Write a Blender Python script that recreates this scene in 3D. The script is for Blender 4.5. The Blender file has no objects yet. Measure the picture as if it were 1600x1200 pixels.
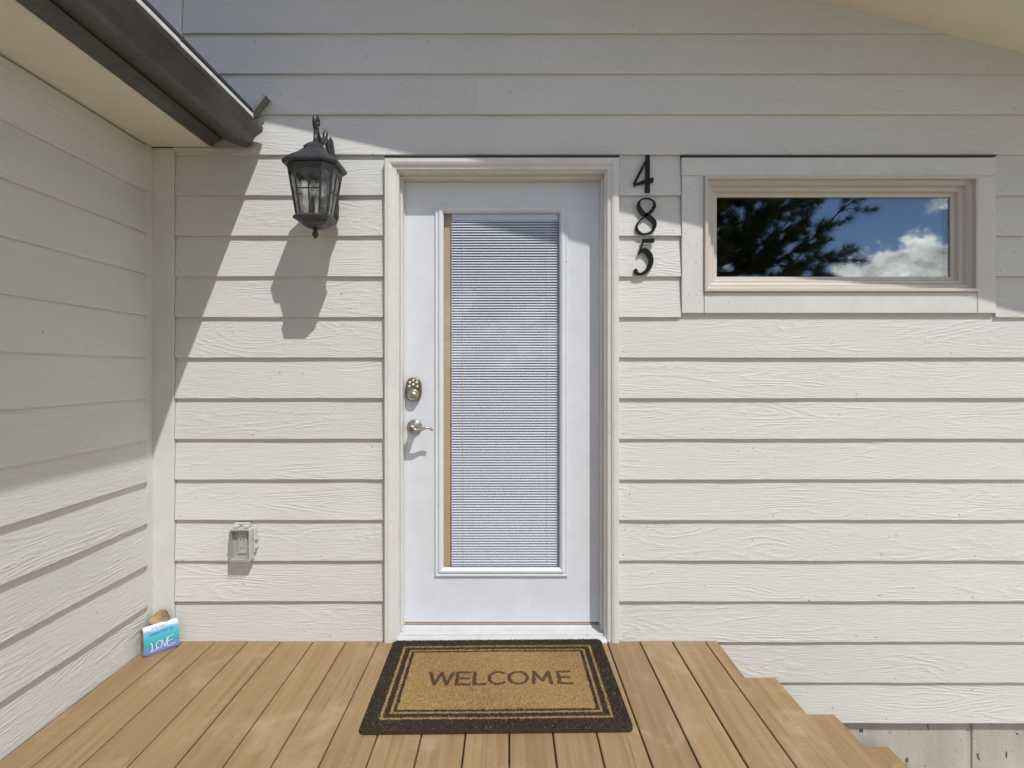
import bpy, bmesh, math, random
import numpy as np
from mathutils import Vector, Matrix

random.seed(7)
rng = np.random.default_rng(7)
C = bpy.context.scene.collection
scn = bpy.context.scene
R = math.radians

# ------------------------------------------------------------------ camera
F = 850.0                       # focal length in photo pixels (1600 wide)
CY = -2.394                     # the camera stands this far in front of the wall
CZ = 1.18                       # eye height over the deck
cam = bpy.data.cameras.new("camera")
cam.sensor_width = 36.0
cam.lens = 36.0 * F / 1600.0
cam.shift_x = 5.0 / 1600.0
cam.shift_y = -20.0 / 1600.0
cam.clip_start = 0.05
cam.clip_end = 3000
camo = bpy.data.objects.new("camera", cam)
C.objects.link(camo)
camo.location = (0, CY, CZ)
camo.rotation_euler = (R(90), 0, 0)
scn.camera = camo

# ------------------------------------------------------------------ light
SUN = Vector((-0.60, 1.0, -1.72)).normalized()      # direction the light travels
elev = math.asin(-SUN.z)
W = bpy.data.worlds.new("World")
scn.world = W
W.use_nodes = True
wt = W.node_tree
for n in list(wt.nodes):
    wt.nodes.remove(n)
wo = wt.nodes.new("ShaderNodeOutputWorld")
bg = wt.nodes.new("ShaderNodeBackground")
sky = wt.nodes.new("ShaderNodeTexSky")
sky.sky_type = 'NISHITA'
sky.sun_disc = False
sky.sun_elevation = elev
sky.sun_rotation = math.atan2(-SUN.x, -SUN.y)        # azimuth measured from +Y towards +X
sky.altitude = 2000
sky.air_density = 0.65
sky.dust_density = 0.15
sky.ozone_density = 1.0
bg.inputs[1].default_value = 0.15
wtc = wt.nodes.new("ShaderNodeTexCoord")
wsep = wt.nodes.new("ShaderNodeSeparateXYZ")
wt.links.new(wtc.outputs["Generated"], wsep.inputs[0])


def wmath(op, a, b=None, c=None):
    n = wt.nodes.new("ShaderNodeMath")
    n.operation = op
    for i, v in enumerate((a, b, c)):
        if v is None:
            continue
        if isinstance(v, (int, float)):
            n.inputs[i].default_value = v
        else:
            wt.links.new(v, n.inputs[i])
    return n.outputs[0]


def wnoise(scale, detail, rough, loc, zs=1.0):
    mp = wt.nodes.new("ShaderNodeMapping")
    mp.inputs["Location"].default_value = loc
    mp.inputs["Scale"].default_value = (1, 1, zs)
    wt.links.new(wtc.outputs["Generated"], mp.inputs[0])
    n = wt.nodes.new("ShaderNodeTexNoise")
    n.inputs["Scale"].default_value = scale
    n.inputs["Detail"].default_value = detail
    n.inputs["Roughness"].default_value = rough
    wt.links.new(mp.outputs[0], n.inputs["Vector"])
    return n.outputs[0]


# cumulus bank low over the horizon, higher towards +X, with billowy edges
big = wnoise(2.4, 2, 0.5, (1.3, 0.2, 0.4), 0.2)
fine = wnoise(11, 8, 0.62, (0.4, 2.2, 1.1), 1.3)
top = wmath('ADD', wmath('MULTIPLY', big, 0.20), wmath('MULTIPLY', fine, 0.34))
top = wmath('ADD', top, wmath('MULTIPLY', wsep.outputs[0], 0.12))
dens = wmath('SUBTRACT', wmath('SUBTRACT', top, 0.166), wsep.outputs[2])
mask = wt.nodes.new("ShaderNodeMapRange")
mask.interpolation_type = 'SMOOTHSTEP'
mask.inputs["From Min"].default_value = -0.004
mask.inputs["From Max"].default_value = 0.03
wt.links.new(dens, mask.inputs["Value"])
# unseen clouds added higher up to give the shaded walls a neutral fill
hi = wnoise(3.1, 7, 0.58, (5.2, 1.7, 2.6), 1.0)
m2 = wt.nodes.new("ShaderNodeMapRange")
m2.interpolation_type = 'SMOOTHSTEP'
m2.inputs["From Min"].default_value = 0.49
m2.inputs["From Max"].default_value = 0.60
wt.links.new(hi, m2.inputs["Value"])
m3 = wt.nodes.new("ShaderNodeMapRange")
m3.interpolation_type = 'SMOOTHSTEP'
m3.inputs["From Min"].default_value = 0.36
m3.inputs["From Max"].default_value = 0.50
wt.links.new(wsep.outputs[2], m3.inputs["Value"])
hmask = wmath('MULTIPLY', m2.outputs[0], m3.outputs[0])
allmask = wmath('MAXIMUM', mask.outputs[0], hmask)
shade = wnoise(16, 6, 0.6, (3.4, 1.2, 0.1), 1.6)
cr = wt.nodes.new("ShaderNodeMapRange")
cr.inputs["From Min"].default_value = 0.35
cr.inputs["From Max"].default_value = 0.65
cr.inputs["To Min"].default_value = 4.0
cr.inputs["To Max"].default_value = 17.0
wt.links.new(shade, cr.inputs["Value"])
cc = wt.nodes.new("ShaderNodeVectorMath")
cc.operation = 'SCALE'
cc.inputs[0].default_value = (1.0, 0.99, 0.97)
wt.links.new(cr.outputs[0], cc.inputs["Scale"])
mx = wt.nodes.new("ShaderNodeMix")
mx.data_type = 'RGBA'
wt.links.new(allmask, mx.inputs["Factor"])
wt.links.new(sky.outputs[0], mx.inputs[6])
wt.links.new(cc.outputs[0], mx.inputs[7])
wt.links.new(mx.outputs[2], bg.inputs[0])
wt.links.new(bg.outputs[0], wo.inputs[0])

sl = bpy.data.lights.new("sun", 'SUN')
sl.energy = 3.1
sl.angle = R(0.53)
sl.color = (1.0, 0.978, 0.94)
so = bpy.data.objects.new("sun", sl)
C.objects.link(so)
so.rotation_euler = SUN.to_track_quat('-Z', 'Y').to_euler()
so.location = (3, -6, 9)

scn.view_settings.view_transform = 'Standard'
scn.view_settings.look = 'None'
scn.view_settings.exposure = 0.14
scn.view_settings.gamma = 1
scn.view_settings.use_curve_mapping = False
scn.render.engine = 'CYCLES'
scn.cycles.max_bounces = 10
scn.cycles.diffuse_bounces = 5
scn.cycles.glossy_bounces = 5
scn.cycles.transparent_max_bounces = 16
scn.cycles.caustics_reflective = False
scn.cycles.caustics_refractive = False


# ------------------------------------------------------------------ materials
class NT:
    def __init__(self, name):
        self.m = bpy.data.materials.new(name)
        self.m.use_nodes = True
        self.t = self.m.node_tree
        self.b = self.t.nodes["Principled BSDF"]
        self.tc = self.t.nodes.new("ShaderNodeTexCoord")
        self.oi = self.t.nodes.new("ShaderNodeObjectInfo")

    def set(self, sock, v):
        if isinstance(v, bpy.types.NodeSocket):
            self.t.links.new(v, sock)
        else:
            sock.default_value = v

    def math(self, op, a, b=None, c=None, clamp=False):
        n = self.t.nodes.new("ShaderNodeMath")
        n.operation = op
        n.use_clamp = clamp
        for i, v in enumerate((a, b, c)):
            if v is not None:
                self.set(n.inputs[i], v)
        return n.outputs[0]

    def coords(self, scale=(1, 1, 1), rand=True, space="Object"):
        src = self.tc.outputs[space]
        if rand:
            mul = self.t.nodes.new("ShaderNodeVectorMath")
            mul.operation = 'SCALE'
            mul.inputs[0].default_value = (37.0, 91.0, 53.0)
            self.t.links.new(self.oi.outputs["Random"], mul.inputs["Scale"])
            ad = self.t.nodes.new("ShaderNodeVectorMath")
            ad.operation = 'ADD'
            self.t.links.new(src, ad.inputs[0])
            self.t.links.new(mul.outputs[0], ad.inputs[1])
            src = ad.outputs[0]
        mp = self.t.nodes.new("ShaderNodeMapping")
        mp.inputs["Scale"].default_value = scale
        self.t.links.new(src, mp.inputs[0])
        return mp.outputs[0]

    def noise(self, vec, scale=1, detail=3, rough=0.5, dist=0.0):
        n = self.t.nodes.new("ShaderNodeTexNoise")
        n.inputs["Scale"].default_value = scale
        n.inputs["Detail"].default_value = detail
        n.inputs["Roughness"].default_value = rough
        n.inputs["Distortion"].default_value = dist
        self.t.links.new(vec, n.inputs["Vector"])
        return n.outputs[0]

    def rng(self, v, a, b, c=0.0, d=1.0, smooth=False):
        n = self.t.nodes.new("ShaderNodeMapRange")
        if smooth:
            n.interpolation_type = 'SMOOTHSTEP'
        for s, x in zip(("Value", "From Min", "From Max", "To Min", "To Max"), (v, a, b, c, d)):
            self.set(n.inputs[s], x)
        return n.outputs[0]

    def mix(self, f, a, b, mode='MIX'):
        n = self.t.nodes.new("ShaderNodeMix")
        n.data_type = 'RGBA'
        n.blend_type = mode
        self.set(n.inputs["Factor"], f)
        self.set(n.inputs[6], a)
        self.set(n.inputs[7], b)
        return n.outputs[2]

    def bump(self, h, dist, strength=1.0, prev=None):
        n = self.t.nodes.new("ShaderNodeBump")
        n.inputs["Distance"].default_value = dist
        n.inputs["Strength"].default_value = strength
        self.t.links.new(h, n.inputs["Height"])
        if prev is not None:
            self.t.links.new(prev, n.inputs["Normal"])
        self.t.links.new(n.outputs[0], self.b.inputs["Normal"])
        return n.outputs[0]

    def col(self, v):
        self.set(self.b.inputs["Base Color"], v)

    def rough(self, v):
        self.set(self.b.inputs["Roughness"], v)


def c4(r, g, b):
    return (r, g, b, 1.0)


def simple(name, col, rough=0.5, metal=0.0, nscale=30, namp=0.12, bump=0.0003, spec=0.5):
    k = NT(name)
    v = k.coords()
    n = k.noise(v, nscale, 5, 0.6)
    f = k.rng(n, 0.3, 0.7, 0.0, 1.0)
    dark = tuple(x * (1 - namp) for x in col)
    lite = tuple(min(1, x * (1 + namp * 0.6)) for x in col)
    k.col(k.mix(f, c4(*dark), c4(*lite)))
    k.rough(k.rng(n, 0.3, 0.7, rough * 0.85, min(1, rough * 1.15)))
    k.b.inputs["Metallic"].default_value = metal
    k.b.inputs["Specular IOR Level"].default_value = spec
    if bump:
        k.bump(n, bump)
    return k.m


def siding_mat(name, base, smooth=0.0):
    """painted fibre cement with an embossed cedar grain running along local X"""
    k = NT(name)
    v = k.coords((1.15, 1.15, 7.5))
    a = k.noise(v, 1.0, 1.2, 0.45, 0.25)
    warp = k.noise(k.coords((9, 9, 40)), 1.0, 2, 0.5)
    ring = k.math('ADD', k.math('MULTIPLY', a, 120.0), k.math('MULTIPLY', warp, 4.2))
    s = k.math('SINE', ring)
    s = k.math('POWER', k.math('MULTIPLY_ADD', s, 0.5, 0.5), 2.2)
    patch = k.rng(k.noise(k.coords((2.2, 2.2, 9)), 1.0, 2, 0.5), 0.40, 0.64, 0.10, 1.0, True)
    brk = k.rng(k.noise(k.coords((26, 26, 70)), 1.0, 2, 0.5), 0.36, 0.6, 0.15, 1.0, True)
    h1 = k.math('MULTIPLY', k.math('MULTIPLY', s, patch), brk)
    fib = k.noise(k.coords((16, 16, 230)), 1.0, 3, 0.6, 0.3)
    fib = k.math('MULTIPLY', k.rng(fib, 0.35, 0.65), 0.55)
    h = k.math('ADD', k.math('MULTIPLY', h1, 1.0), fib)
    grit = k.noise(k.coords((1, 1, 1)), 420, 2, 0.6)
    h = k.math('ADD', h, k.math('MULTIPLY', grit, 0.18))
    st = 1.0 - smooth
    k.bump(h, 0.0012, st)
    dirt = k.noise(k.coords((1.5, 1.5, 5)), 1.6, 5, 0.6)
    c = k.mix(k.rng(dirt, 0.35, 0.7), c4(*[x * 0.955 for x in base]), c4(*base))
    tone = k.rng(k.oi.outputs["Random"], 0, 1, 0.965, 1.02)
    cm = k.t.nodes.new("ShaderNodeVectorMath")
    cm.operation = 'SCALE'
    k.t.links.new(c, cm.inputs[0])
    k.t.links.new(tone, cm.inputs["Scale"])
    spk = k.rng(k.noise(k.coords(), 75, 1, 0.5), 0.775, 0.80)
    k.col(k.mix(spk, cm.outputs[0], c4(0.28, 0.25, 0.20)))
    k.rough(0.62)
    return k.m


PAINT = (0.654, 0.645, 0.608)
M = {}
M['siding'] = siding_mat("cream_siding", PAINT)


def trim_mat(name, base, rough=0.5, dirtamp=0.10, grain=(1.2, 1.2, 1.2)):
    k = NT(name)
    n = k.noise(k.coords(grain), 7, 6, 0.62)
    g = k.noise(k.coords(), 130, 3, 0.6)
    c = k.mix(k.rng(n, 0.38, 0.75), c4(*base), c4(*[x * (1 - dirtamp) for x in base]))
    spk = k.rng(k.noise(k.coords((1, 1, 0.7)), 55, 2, 0.5), 0.74, 0.78)
    c = k.mix(k.math('MULTIPLY', spk, 0.7), c, c4(0.30, 0.25, 0.19))
    k.col(c)
    k.rough(k.rng(n, 0.3, 0.7, rough * 0.85, rough * 1.1))
    k.bump(k.math('ADD', k.math('MULTIPLY', g, 0.35), n), 0.0007)
    return k.m


M['trim'] = trim_mat("painted_trim", (0.668, 0.660, 0.622), 0.55)
M['casing'] = trim_mat("casing_paint", (0.695, 0.682, 0.645), 0.42, 0.12)
M['soffit'] = trim_mat("soffit_paint", (0.82, 0.775, 0.68), 0.6, 0.07)
M['door'] = trim_mat("white_door_paint", (0.70, 0.725, 0.765), 0.38, 0.09)
M['vinyl'] = trim_mat("almond_vinyl", (0.60, 0.548, 0.485), 0.4, 0.06)
M['sill'] = simple("weathered_sill_metal", (0.55, 0.56, 0.57), 0.5, 0.0, 14, 0.10)
M['sweep'] = simple("tan_door_sweep", (0.30, 0.235, 0.185), 0.7)
M['gutter'] = simple("dark_brown_aluminium", (0.088, 0.083, 0.077), 0.30, 0.25, 9, 0.25, 0.0004)
M['lip_light'] = simple("painted_lip_sunlight", (0.74, 0.75, 0.76), 0.4, 0.0, 20, 0.2)  # near-white colour stands in for sun catching the gutter lip
M['flash'] = simple("grey_flashing", (0.22, 0.21, 0.19), 0.5, 0.3)
M['cap'] = simple("brown_drip_cap_metal", (0.075, 0.06, 0.045), 0.5)
M['sheath'] = simple("dark_building_paper", (0.10, 0.09, 0.08), 0.9)
M['black'] = simple("black_numeral_metal", (0.012, 0.012, 0.013), 0.32, 0.3, 60, 0.2)
M['lantern'] = simple("dark_bronze_paint", (0.046, 0.047, 0.051), 0.36, 0.1, 70, 0.5, 0.0005)
M['nickel'] = simple("satin_nickel", (0.46, 0.425, 0.365), 0.34, 1.0, 40, 0.12, 0.0001)
M['nickel_dark'] = simple("aged_nickel", (0.24, 0.205, 0.15), 0.36, 1.0, 40, 0.2, 0.0001)
M['button'] = simple("pale_keypad_button", (0.66, 0.62, 0.55), 0.4, 0.2)
M['slat'] = simple("white_blind_slat", (0.80, 0.80, 0.82), 0.45, 0.0, 12, 0.03, 0.0)
M['reveal'] = simple("tan_lite_spacer", (0.62, 0.47, 0.25), 0.6, 0.0, 8, 0.08)
M['gap_shade'] = simple("painted_gap_shade", (0.12, 0.12, 0.135), 0.25, 0, 10, 0.05, 0.0)  # dark colour stands in for shade in the slat gaps
M['dark'] = simple("unlit_interior", (0.05, 0.045, 0.04), 0.9)
M['shingle'] = simple("dark_asphalt_shingle", (0.055, 0.052, 0.05), 0.9, 0.0, 160, 0.5, 0.002)
M['plastic'] = simple("grey_outlet_plastic", (0.56, 0.56, 0.51), 0.45)
M['plastic_w'] = simple("receptacle_plastic", (0.62, 0.62, 0.60), 0.4)
M['caulk'] = simple("bead_of_caulk", (0.70, 0.66, 0.58), 0.6)
M['nail'] = simple("dull_nail_head", (0.24, 0.22, 0.19), 0.6, 0.4)
M['candle'] = simple("ivory_candle_sleeve", (0.62, 0.58, 0.48), 0.5)


def thin_glass(name, tint, refl):
    k = NT(name)
    t = k.t
    tr = t.nodes.new("ShaderNodeBsdfTransparent")
    tr.inputs[0].default_value = c4(*tint)
    gl = t.nodes.new("ShaderNodeBsdfGlossy")
    gl.inputs["Roughness"].default_value = 0.0
    gl.inputs["Color"].default_value = (1, 1, 1, 1)
    fr = t.nodes.new("ShaderNodeLayerWeight")
    fr.inputs["Blend"].default_value = 0.5
    wv = k.noise(k.coords((1, 1, 1)), 2.2, 1, 0.4)
    bp = t.nodes.new("ShaderNodeBump")
    bp.inputs["Distance"].default_value = 0.0012
    t.links.new(wv, bp.inputs["Height"])
    t.links.new(bp.outputs[0], gl.inputs["Normal"])
    f = k.math('ADD', k.math('MULTIPLY', k.math('POWER', fr.outputs[1], 4.0), 0.7), refl, clamp=True)
    mxs = t.nodes.new("ShaderNodeMixShader")
    t.links.new(f, mxs.inputs[0])
    t.links.new(tr.outputs[0], mxs.inputs[1])
    t.links.new(gl.outputs[0], mxs.inputs[2])
    t.links.new(mxs.outputs[0], t.nodes["Material Output"].inputs[0])
    return k.m


M['glass'] = thin_glass("window_glass", (0.80, 0.84, 0.84), 0.13)
M['lite_glass'] = thin_glass("door_glass", (0.95, 0.96, 0.98), 0.018)
M['cover'] = thin_glass("clear_cover_plastic", (0.85, 0.86, 0.84), 0.06)
k = NT("seeded_lantern_glass")
k.b.inputs["Transmission Weight"].default_value = 1.0
k.b.inputs["IOR"].default_value = 1.45
k.col(c4(0.93, 0.94, 0.92))
k.rough(0.03)
k.bump(k.noise(k.coords(), 55, 3, 0.6), 0.003)
M['seed_glass'] = k.m

# composite decking, grain along local Y
k = NT("tan_composite_decking")
g1 = k.noise(k.coords((55, 1.6, 20)), 1.0, 4, 0.62, 0.2)
g2 = k.noise(k.coords((130, 3.2, 20)), 1.0, 3, 0.6)
lo = k.noise(k.coords((4, 0.9, 1)), 1.0, 3, 0.5)
c = k.mix(k.rng(g1, 0.36, 0.66), c4(0.238, 0.152, 0.071), c4(0.332, 0.224, 0.115))
c = k.mix(k.rng(lo, 0.35, 0.65, 0.0, 0.5), c, c4(0.315, 0.213, 0.103))
c = k.mix(k.math('MULTIPLY', k.rng(g2, 0.60, 0.73), k.rng(lo, 0.44, 0.60)), c, c4(0.15, 0.108, 0.070))
tone = k.rng(k.oi.outputs["Random"], 0, 1, 0.87, 1.10)
vm = k.t.nodes.new("ShaderNodeVectorMath")
vm.operation = 'SCALE'
k.t.links.new(c, vm.inputs[0])
k.t.links.new(tone, vm.inputs["Scale"])
wpos = k.t.nodes.new('ShaderNodeNewGeometry').outputs['Position']
dust = k.rng(k.noise(wpos, 4.2, 7, 0.68, 0.6), 0.50, 0.76, 0.0, 0.5, True)
c2 = k.mix(dust, vm.outputs[0], c4(0.47, 0.375, 0.25))
sp = k.rng(k.noise(k.coords((1, 1, 1)), 130, 1, 0.5), 0.77, 0.80)
grime = k.rng(k.noise(wpos, 2.3, 5, 0.6), 0.50, 0.72, 0.0, 0.30, True)
c2 = k.mix(grime, c2, c4(0.20, 0.145, 0.085))
k.col(k.mix(k.math('MULTIPLY', sp, 0.8), c2, c4(0.62, 0.55, 0.44)))
k.rough(k.rng(g1, 0.3, 0.7, 0.55, 0.72))
k.bump(k.math('ADD', g1, k.math('MULTIPLY', g2, 0.6)), 0.0006)
M['deck'] = k.m
M['joist'] = simple("weathered_joist", (0.12, 0.085, 0.055), 0.85)

# board-formed concrete with pits and streaks
k = NT("grey_foundation_concrete")
n1 = k.noise(k.coords((1, 1, 0.35)), 5, 6, 0.65)
n2 = k.noise(k.coords((1, 1, 1)), 30, 5, 0.6)
c = k.mix(k.rng(n1, 0.35, 0.65), c4(0.38, 0.36, 0.305), c4(0.50, 0.48, 0.42))
pit = k.rng(k.noise(k.coords((1, 1, 0.45)), 38, 2, 0.5), 0.69, 0.73)
c = k.mix(pit, c, c4(0.11, 0.10, 0.08))
k.col(c)
k.rough(0.85)
k.bump(k.math('SUBTRACT', n2, k.math('MULTIPLY', pit, 1.5)), 0.003)
M['concrete'] = k.m

k = NT("dry_lawn_ground")
n1 = k.noise(k.coords((1, 1, 1), False), 0.35, 6, 0.6)
n2 = k.noise(k.coords((1, 1, 1), False), 9, 6, 0.7)
c = k.mix(k.rng(n1, 0.4, 0.6), c4(0.50, 0.42, 0.29), c4(0.40, 0.35, 0.22))
k.col(k.mix(k.rng(n2, 0.3, 0.7), c, c4(0.50, 0.44, 0.34)))
k.rough(0.95)
k.bump(n2, 0.03)
M['ground'] = k.m

k = NT("ponderosa_bark")
n1 = k.noise(k.coords((8, 8, 1.6)), 1.2, 5, 0.6)
k.col(k.mix(k.rng(n1, 0.4, 0.6), c4(0.06, 0.035, 0.022), c4(0.24, 0.13, 0.075)))
k.rough(0.95)
k.bump(n1, 0.03)
M['bark'] = k.m
k = NT("pine_needles")
n1 = k.noise(k.coords(), 3, 3, 0.6)
k.col(k.mix(k.rng(n1, 0.35, 0.65), c4(0.035, 0.055, 0.018), c4(0.085, 0.115, 0.035)))
k.rough(0.6)
M['needle'] = k.m

for nm, a, b in (("coir_black", (0.020, 0.016, 0.011), (0.075, 0.056, 0.038)),
                 ("coir_tan", (0.22, 0.136, 0.050), (0.50, 0.33, 0.155)),
                 ("coir_light", (0.42, 0.30, 0.16), (0.66, 0.52, 0.33)),
                 ("coir_letter", (0.06, 0.042, 0.026), (0.14, 0.095, 0.058))):
    k = NT(nm)
    n = k.noise(k.coords(), 150, 4, 0.8)
    l = k.noise(k.coords(), 9, 4, 0.6)
    c = k.mix(k.rng(n, 0.35, 0.68), c4(*a), c4(*b))
    k.col(k.mix(k.rng(l, 0.4, 0.75, 0, 0.4), c, c4(*[0.6 * x + 0.4 * y for x, y in zip(a, b)])))
    k.rough(0.95)
    k.b.inputs["Specular IOR Level"].default_value = 0.2
    M[nm] = k.m

# painted block: white top band, sky blue, teal, violet foot
k = NT("painted_beach_block")
sp = k.t.nodes.new("ShaderNodeSeparateXYZ")
k.t.links.new(k.tc.outputs["Object"], sp.inputs[0])
wob = k.noise(k.coords((18, 18, 60), False), 1.0, 4, 0.6)
zz = k.math('ADD', sp.outputs[2], k.math('MULTIPLY_ADD', wob, 0.028, -0.014))
cr_ = k.t.nodes.new("ShaderNodeValToRGB")
els = cr_.color_ramp.elements
els[0].position = 0.0
els[0].color = c4(0.17, 0.20, 0.44)
els[1].position = 1.0
els[1].color = c4(0.80, 0.82, 0.84)
for p, cc_ in ((0.20, (0.16, 0.24, 0.50)), (0.30, (0.05, 0.30, 0.40)), (0.48, (0.05, 0.42, 0.44)),
               (0.62, (0.08, 0.45, 0.60)), (0.80, (0.16, 0.50, 0.72)), (0.87, (0.72, 0.80, 0.86))):
    e = els.new(p)
    e.color = c4(*cc_)
k.t.links.new(k.rng(zz, 0.0, 0.118), cr_.inputs[0])
k.col(cr_.outputs[0])
k.rough(0.5)
k.bump(wob, 0.001)
M['paintblock'] = k.m
M['rawwood'] = simple("rough_raw_wood", (0.33, 0.22, 0.12), 0.85, 0, 22, 0.6, 0.002)
M['barkwood'] = simple("dark_log_bark", (0.17, 0.10, 0.055), 0.9, 0, 30, 0.5, 0.003)
M['whitepaint'] = simple("white_brush_lettering", (0.80, 0.80, 0.86), 0.5)
M['inkpaint'] = simple("dark_pen_lettering", (0.04, 0.10, 0.22), 0.6)

# ------------------------------------------------------------------ helpers
WL = {}


def tag(o, label=None, cat=None, group=None, kind=None):
    if label: o['label'] = label
    if cat: o['category'] = cat
    if group: o['group'] = group
    if kind: o['kind'] = kind
    return o


def empty(name, loc, label=None, cat=None, group=None, kind=None):
    o = bpy.data.objects.new(name, None)
    C.objects.link(o)
    o.location = loc
    o.empty_display_size = 0.1
    WL[o] = Vector(loc)
    return tag(o, label, cat, group, kind)


def put(name, me, parent, origin, rz=0.0, rot=None):
    o = bpy.data.objects.new(name, me)
    C.objects.link(o)
    w = Vector(origin)
    WL[o] = w
    if parent is not None:
        o.parent = parent
        o.location = w - WL[parent]
    else:
        o.location = w
    if rot is not None:
        o.rotation_euler = rot
    elif rz:
        o.rotation_euler = (0, 0, rz)
    return o


def mesh_of(name, verts, faces, mats, smooth=False, fix=True):
    me = bpy.data.meshes.new(name)
    me.from_pydata([tuple(v) for v in verts], [], faces)
    for m in (mats if isinstance(mats, (list, tuple)) else [mats]):
        me.materials.append(m)
    if fix:
        bm = bmesh.new()
        bm.from_mesh(me)
        bmesh.ops.recalc_face_normals(bm, faces=bm.faces)
        bm.to_mesh(me)
        bm.free()
    if smooth:
        me.polygons.foreach_set("use_smooth", [True] * len(me.polygons))
    me.update()
    return me


def geo(name, verts, faces, mats, parent=None, smooth=False, origin=None):
    """verts in world space; the origin goes to the foot of the bounding box"""
    vs = [Vector(v) for v in verts]
    if origin is None:
        lo = [min(v[i] for v in vs) for i in range(3)]
        hi = [max(v[i] for v in vs) for i in range(3)]
        origin = Vector(((lo[0] + hi[0]) / 2, (lo[1] + hi[1]) / 2, lo[2]))
    origin = Vector(origin)
    me = mesh_of(name, [v - origin for v in vs], faces, mats, smooth)
    return put(name, me, parent, origin)


BOXF = [(0, 1, 3, 2), (4, 6, 7, 5), (0, 4, 5, 1), (2, 3, 7, 6), (0, 2, 6, 4), (1, 5, 7, 3)]


def box(name, x0, x1, y0, y1, z0, z1, mat, parent=None, bev=0.0015):
    o0 = Vector(((x0 + x1) / 2, (y0 + y1) / 2, z0))
    bm = bmesh.new()
    vs = [bm.verts.new(Vector((x, y, z)) - o0) for x in (x0, x1) for y in (y0, y1) for z in (z0, z1)]
    for f in BOXF:
        bm.faces.new([vs[i] for i in f])
    bmesh.ops.recalc_face_normals(bm, faces=bm.faces)
    if bev:
        bmesh.ops.bevel(bm, geom=list(bm.edges), offset=bev, segments=1, affect='EDGES')
    me = bpy.data.meshes.new(name)
    bm.to_mesh(me)
    bm.free()
    me.materials.append(mat)
    return put(name, me, parent, o0)


def prism(poly, axis, a, b):
    """extrude a 2D polygon: axis 'Y' -> poly in (x,z); 'X' -> (y,z); 'Z' -> (x,y)"""
    n = len(poly)
    vs = []
    for t in (a, b):
        for p, q in poly:
            vs.append({'Y': (p, t, q), 'X': (t, p, q), 'Z': (p, q, t)}[axis])
    fs = [tuple(range(n)), tuple(range(2 * n - 1, n - 1, -1))]
    for i in range(n):
        j = (i + 1) % n
        fs.append((i, j, n + j, n + i))
    return vs, fs


def loft(rings, cap=True, closed=True):
    n = len(rings[0])
    vs = [v for r in rings for v in r]
    fs = []
    for a in range(len(rings) - 1):
        for i in range(n if closed else n - 1):
            j = (i + 1) % n
            fs.append((a * n + i, a * n + j, (a + 1) * n + j, (a + 1) * n + i))
    if cap:
        fs.append(tuple(range(n)))
        fs.append(tuple(range((len(rings) - 1) * n, len(rings) * n)))
    return vs, fs


def merge(*vf):
    V, Fc = [], []
    for vs, fs in vf:
        k = len(V)
        V += list(vs)
        Fc += [tuple(i + k for i in f) for f in fs]
    return V, Fc


def tube(pts, rad, n=10, flat=1.0):
    pts = [Vector(p) for p in pts]
    if isinstance(rad, (int, float)):
        rad = [rad] * len(pts)
    rings = []
    up = Vector((0.13, 0.97, 0.2))
    for i, p in enumerate(pts):
        t = (pts[min(i + 1, len(pts) - 1)] - pts[max(i - 1, 0)]).normalized()
        u = t.cross(up)
        if u.length < 1e-3:
            u = t.cross(Vector((0, 0, 1)))
        u.normalize()
        w = t.cross(u).normalized()
        rings.append([p + u * math.cos(2 * math.pi * k / n) * rad[i] + w * math.sin(2 * math.pi * k / n) * rad[i] * flat
                      for k in range(n)])
    return loft(rings)


def lathe(prof, c, axis='Z', n=32):
    """prof: (radius, height) ; about Z, or about -Y (height = towards the viewer)"""
    rings = []
    for r, h in prof:
        r = max(r, 1e-5)
        ring = []
        for k in range(n):
            a = 2 * math.pi * k / n
            if axis == 'Z':
                ring.append(Vector((c[0] + r * math.cos(a), c[1] + r * math.sin(a), c[2] + h)))
            else:
                ring.append(Vector((c[0] + r * math.cos(a), c[1] - h, c[2] + r * math.sin(a))))
        rings.append(ring)
    return loft(rings)


def catmull(pts, m=8):
    out = []
    P = [pts[0]] + list(pts) + [pts[-1]]
    for i in range(1, len(P) - 2):
        p0, p1, p2, p3 = [np.array(q, float) for q in P[i - 1:i + 3]]
        for s in range(m):
            t = s / m
            out.append(tuple(0.5 * ((2 * p1) + (-p0 + p2) * t + (2 * p0 - 5 * p1 + 4 * p2 - p3) * t * t
                                    + (-p0 + 3 * p1 - 3 * p2 + p3) * t ** 3)))
    out.append(tuple(float(x) for x in pts[-1]))
    return out


def px(x):            # photograph column / row  ->  metres on the wall plane (a measured drawing of the wall)
    return (x - 795.0) / 355.0


def pz(y):
    return CZ + (580.0 - y) / 355.0


def mitre(name, prof, x0, x1, z0, z1, mat, parent, sides="LRTB", names=None, smooth=False):
    """picture-frame moulding, each side its own mesh; prof = [(inward, y)]"""
    cor = {'L': ((x0, z0, 1, 1), (x0, z1, 1, -1)), 'R': ((x1, z0, -1, 1), (x1, z1, -1, -1)),
           'T': ((x0, z1, 1, -1), (x1, z1, -1, -1)), 'B': ((x0, z0, 1, 1), (x1, z0, -1, 1))}
    res = []
    for s in sides:
        rings = []
        for qi, (cx, cz, sx, sz) in enumerate(cor[s]):
            if qi == 0 and s in "LR" and "B" not in sides:
                sz = 0                                   # square cut foot
            rings.append([Vector((cx + sx * u, y, cz + sz * u)) for u, y in prof])
        vs, fs = loft(rings)
        res.append(geo(name if names is None else names[s], vs, fs, mat, parent, smooth))
    return res


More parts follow.
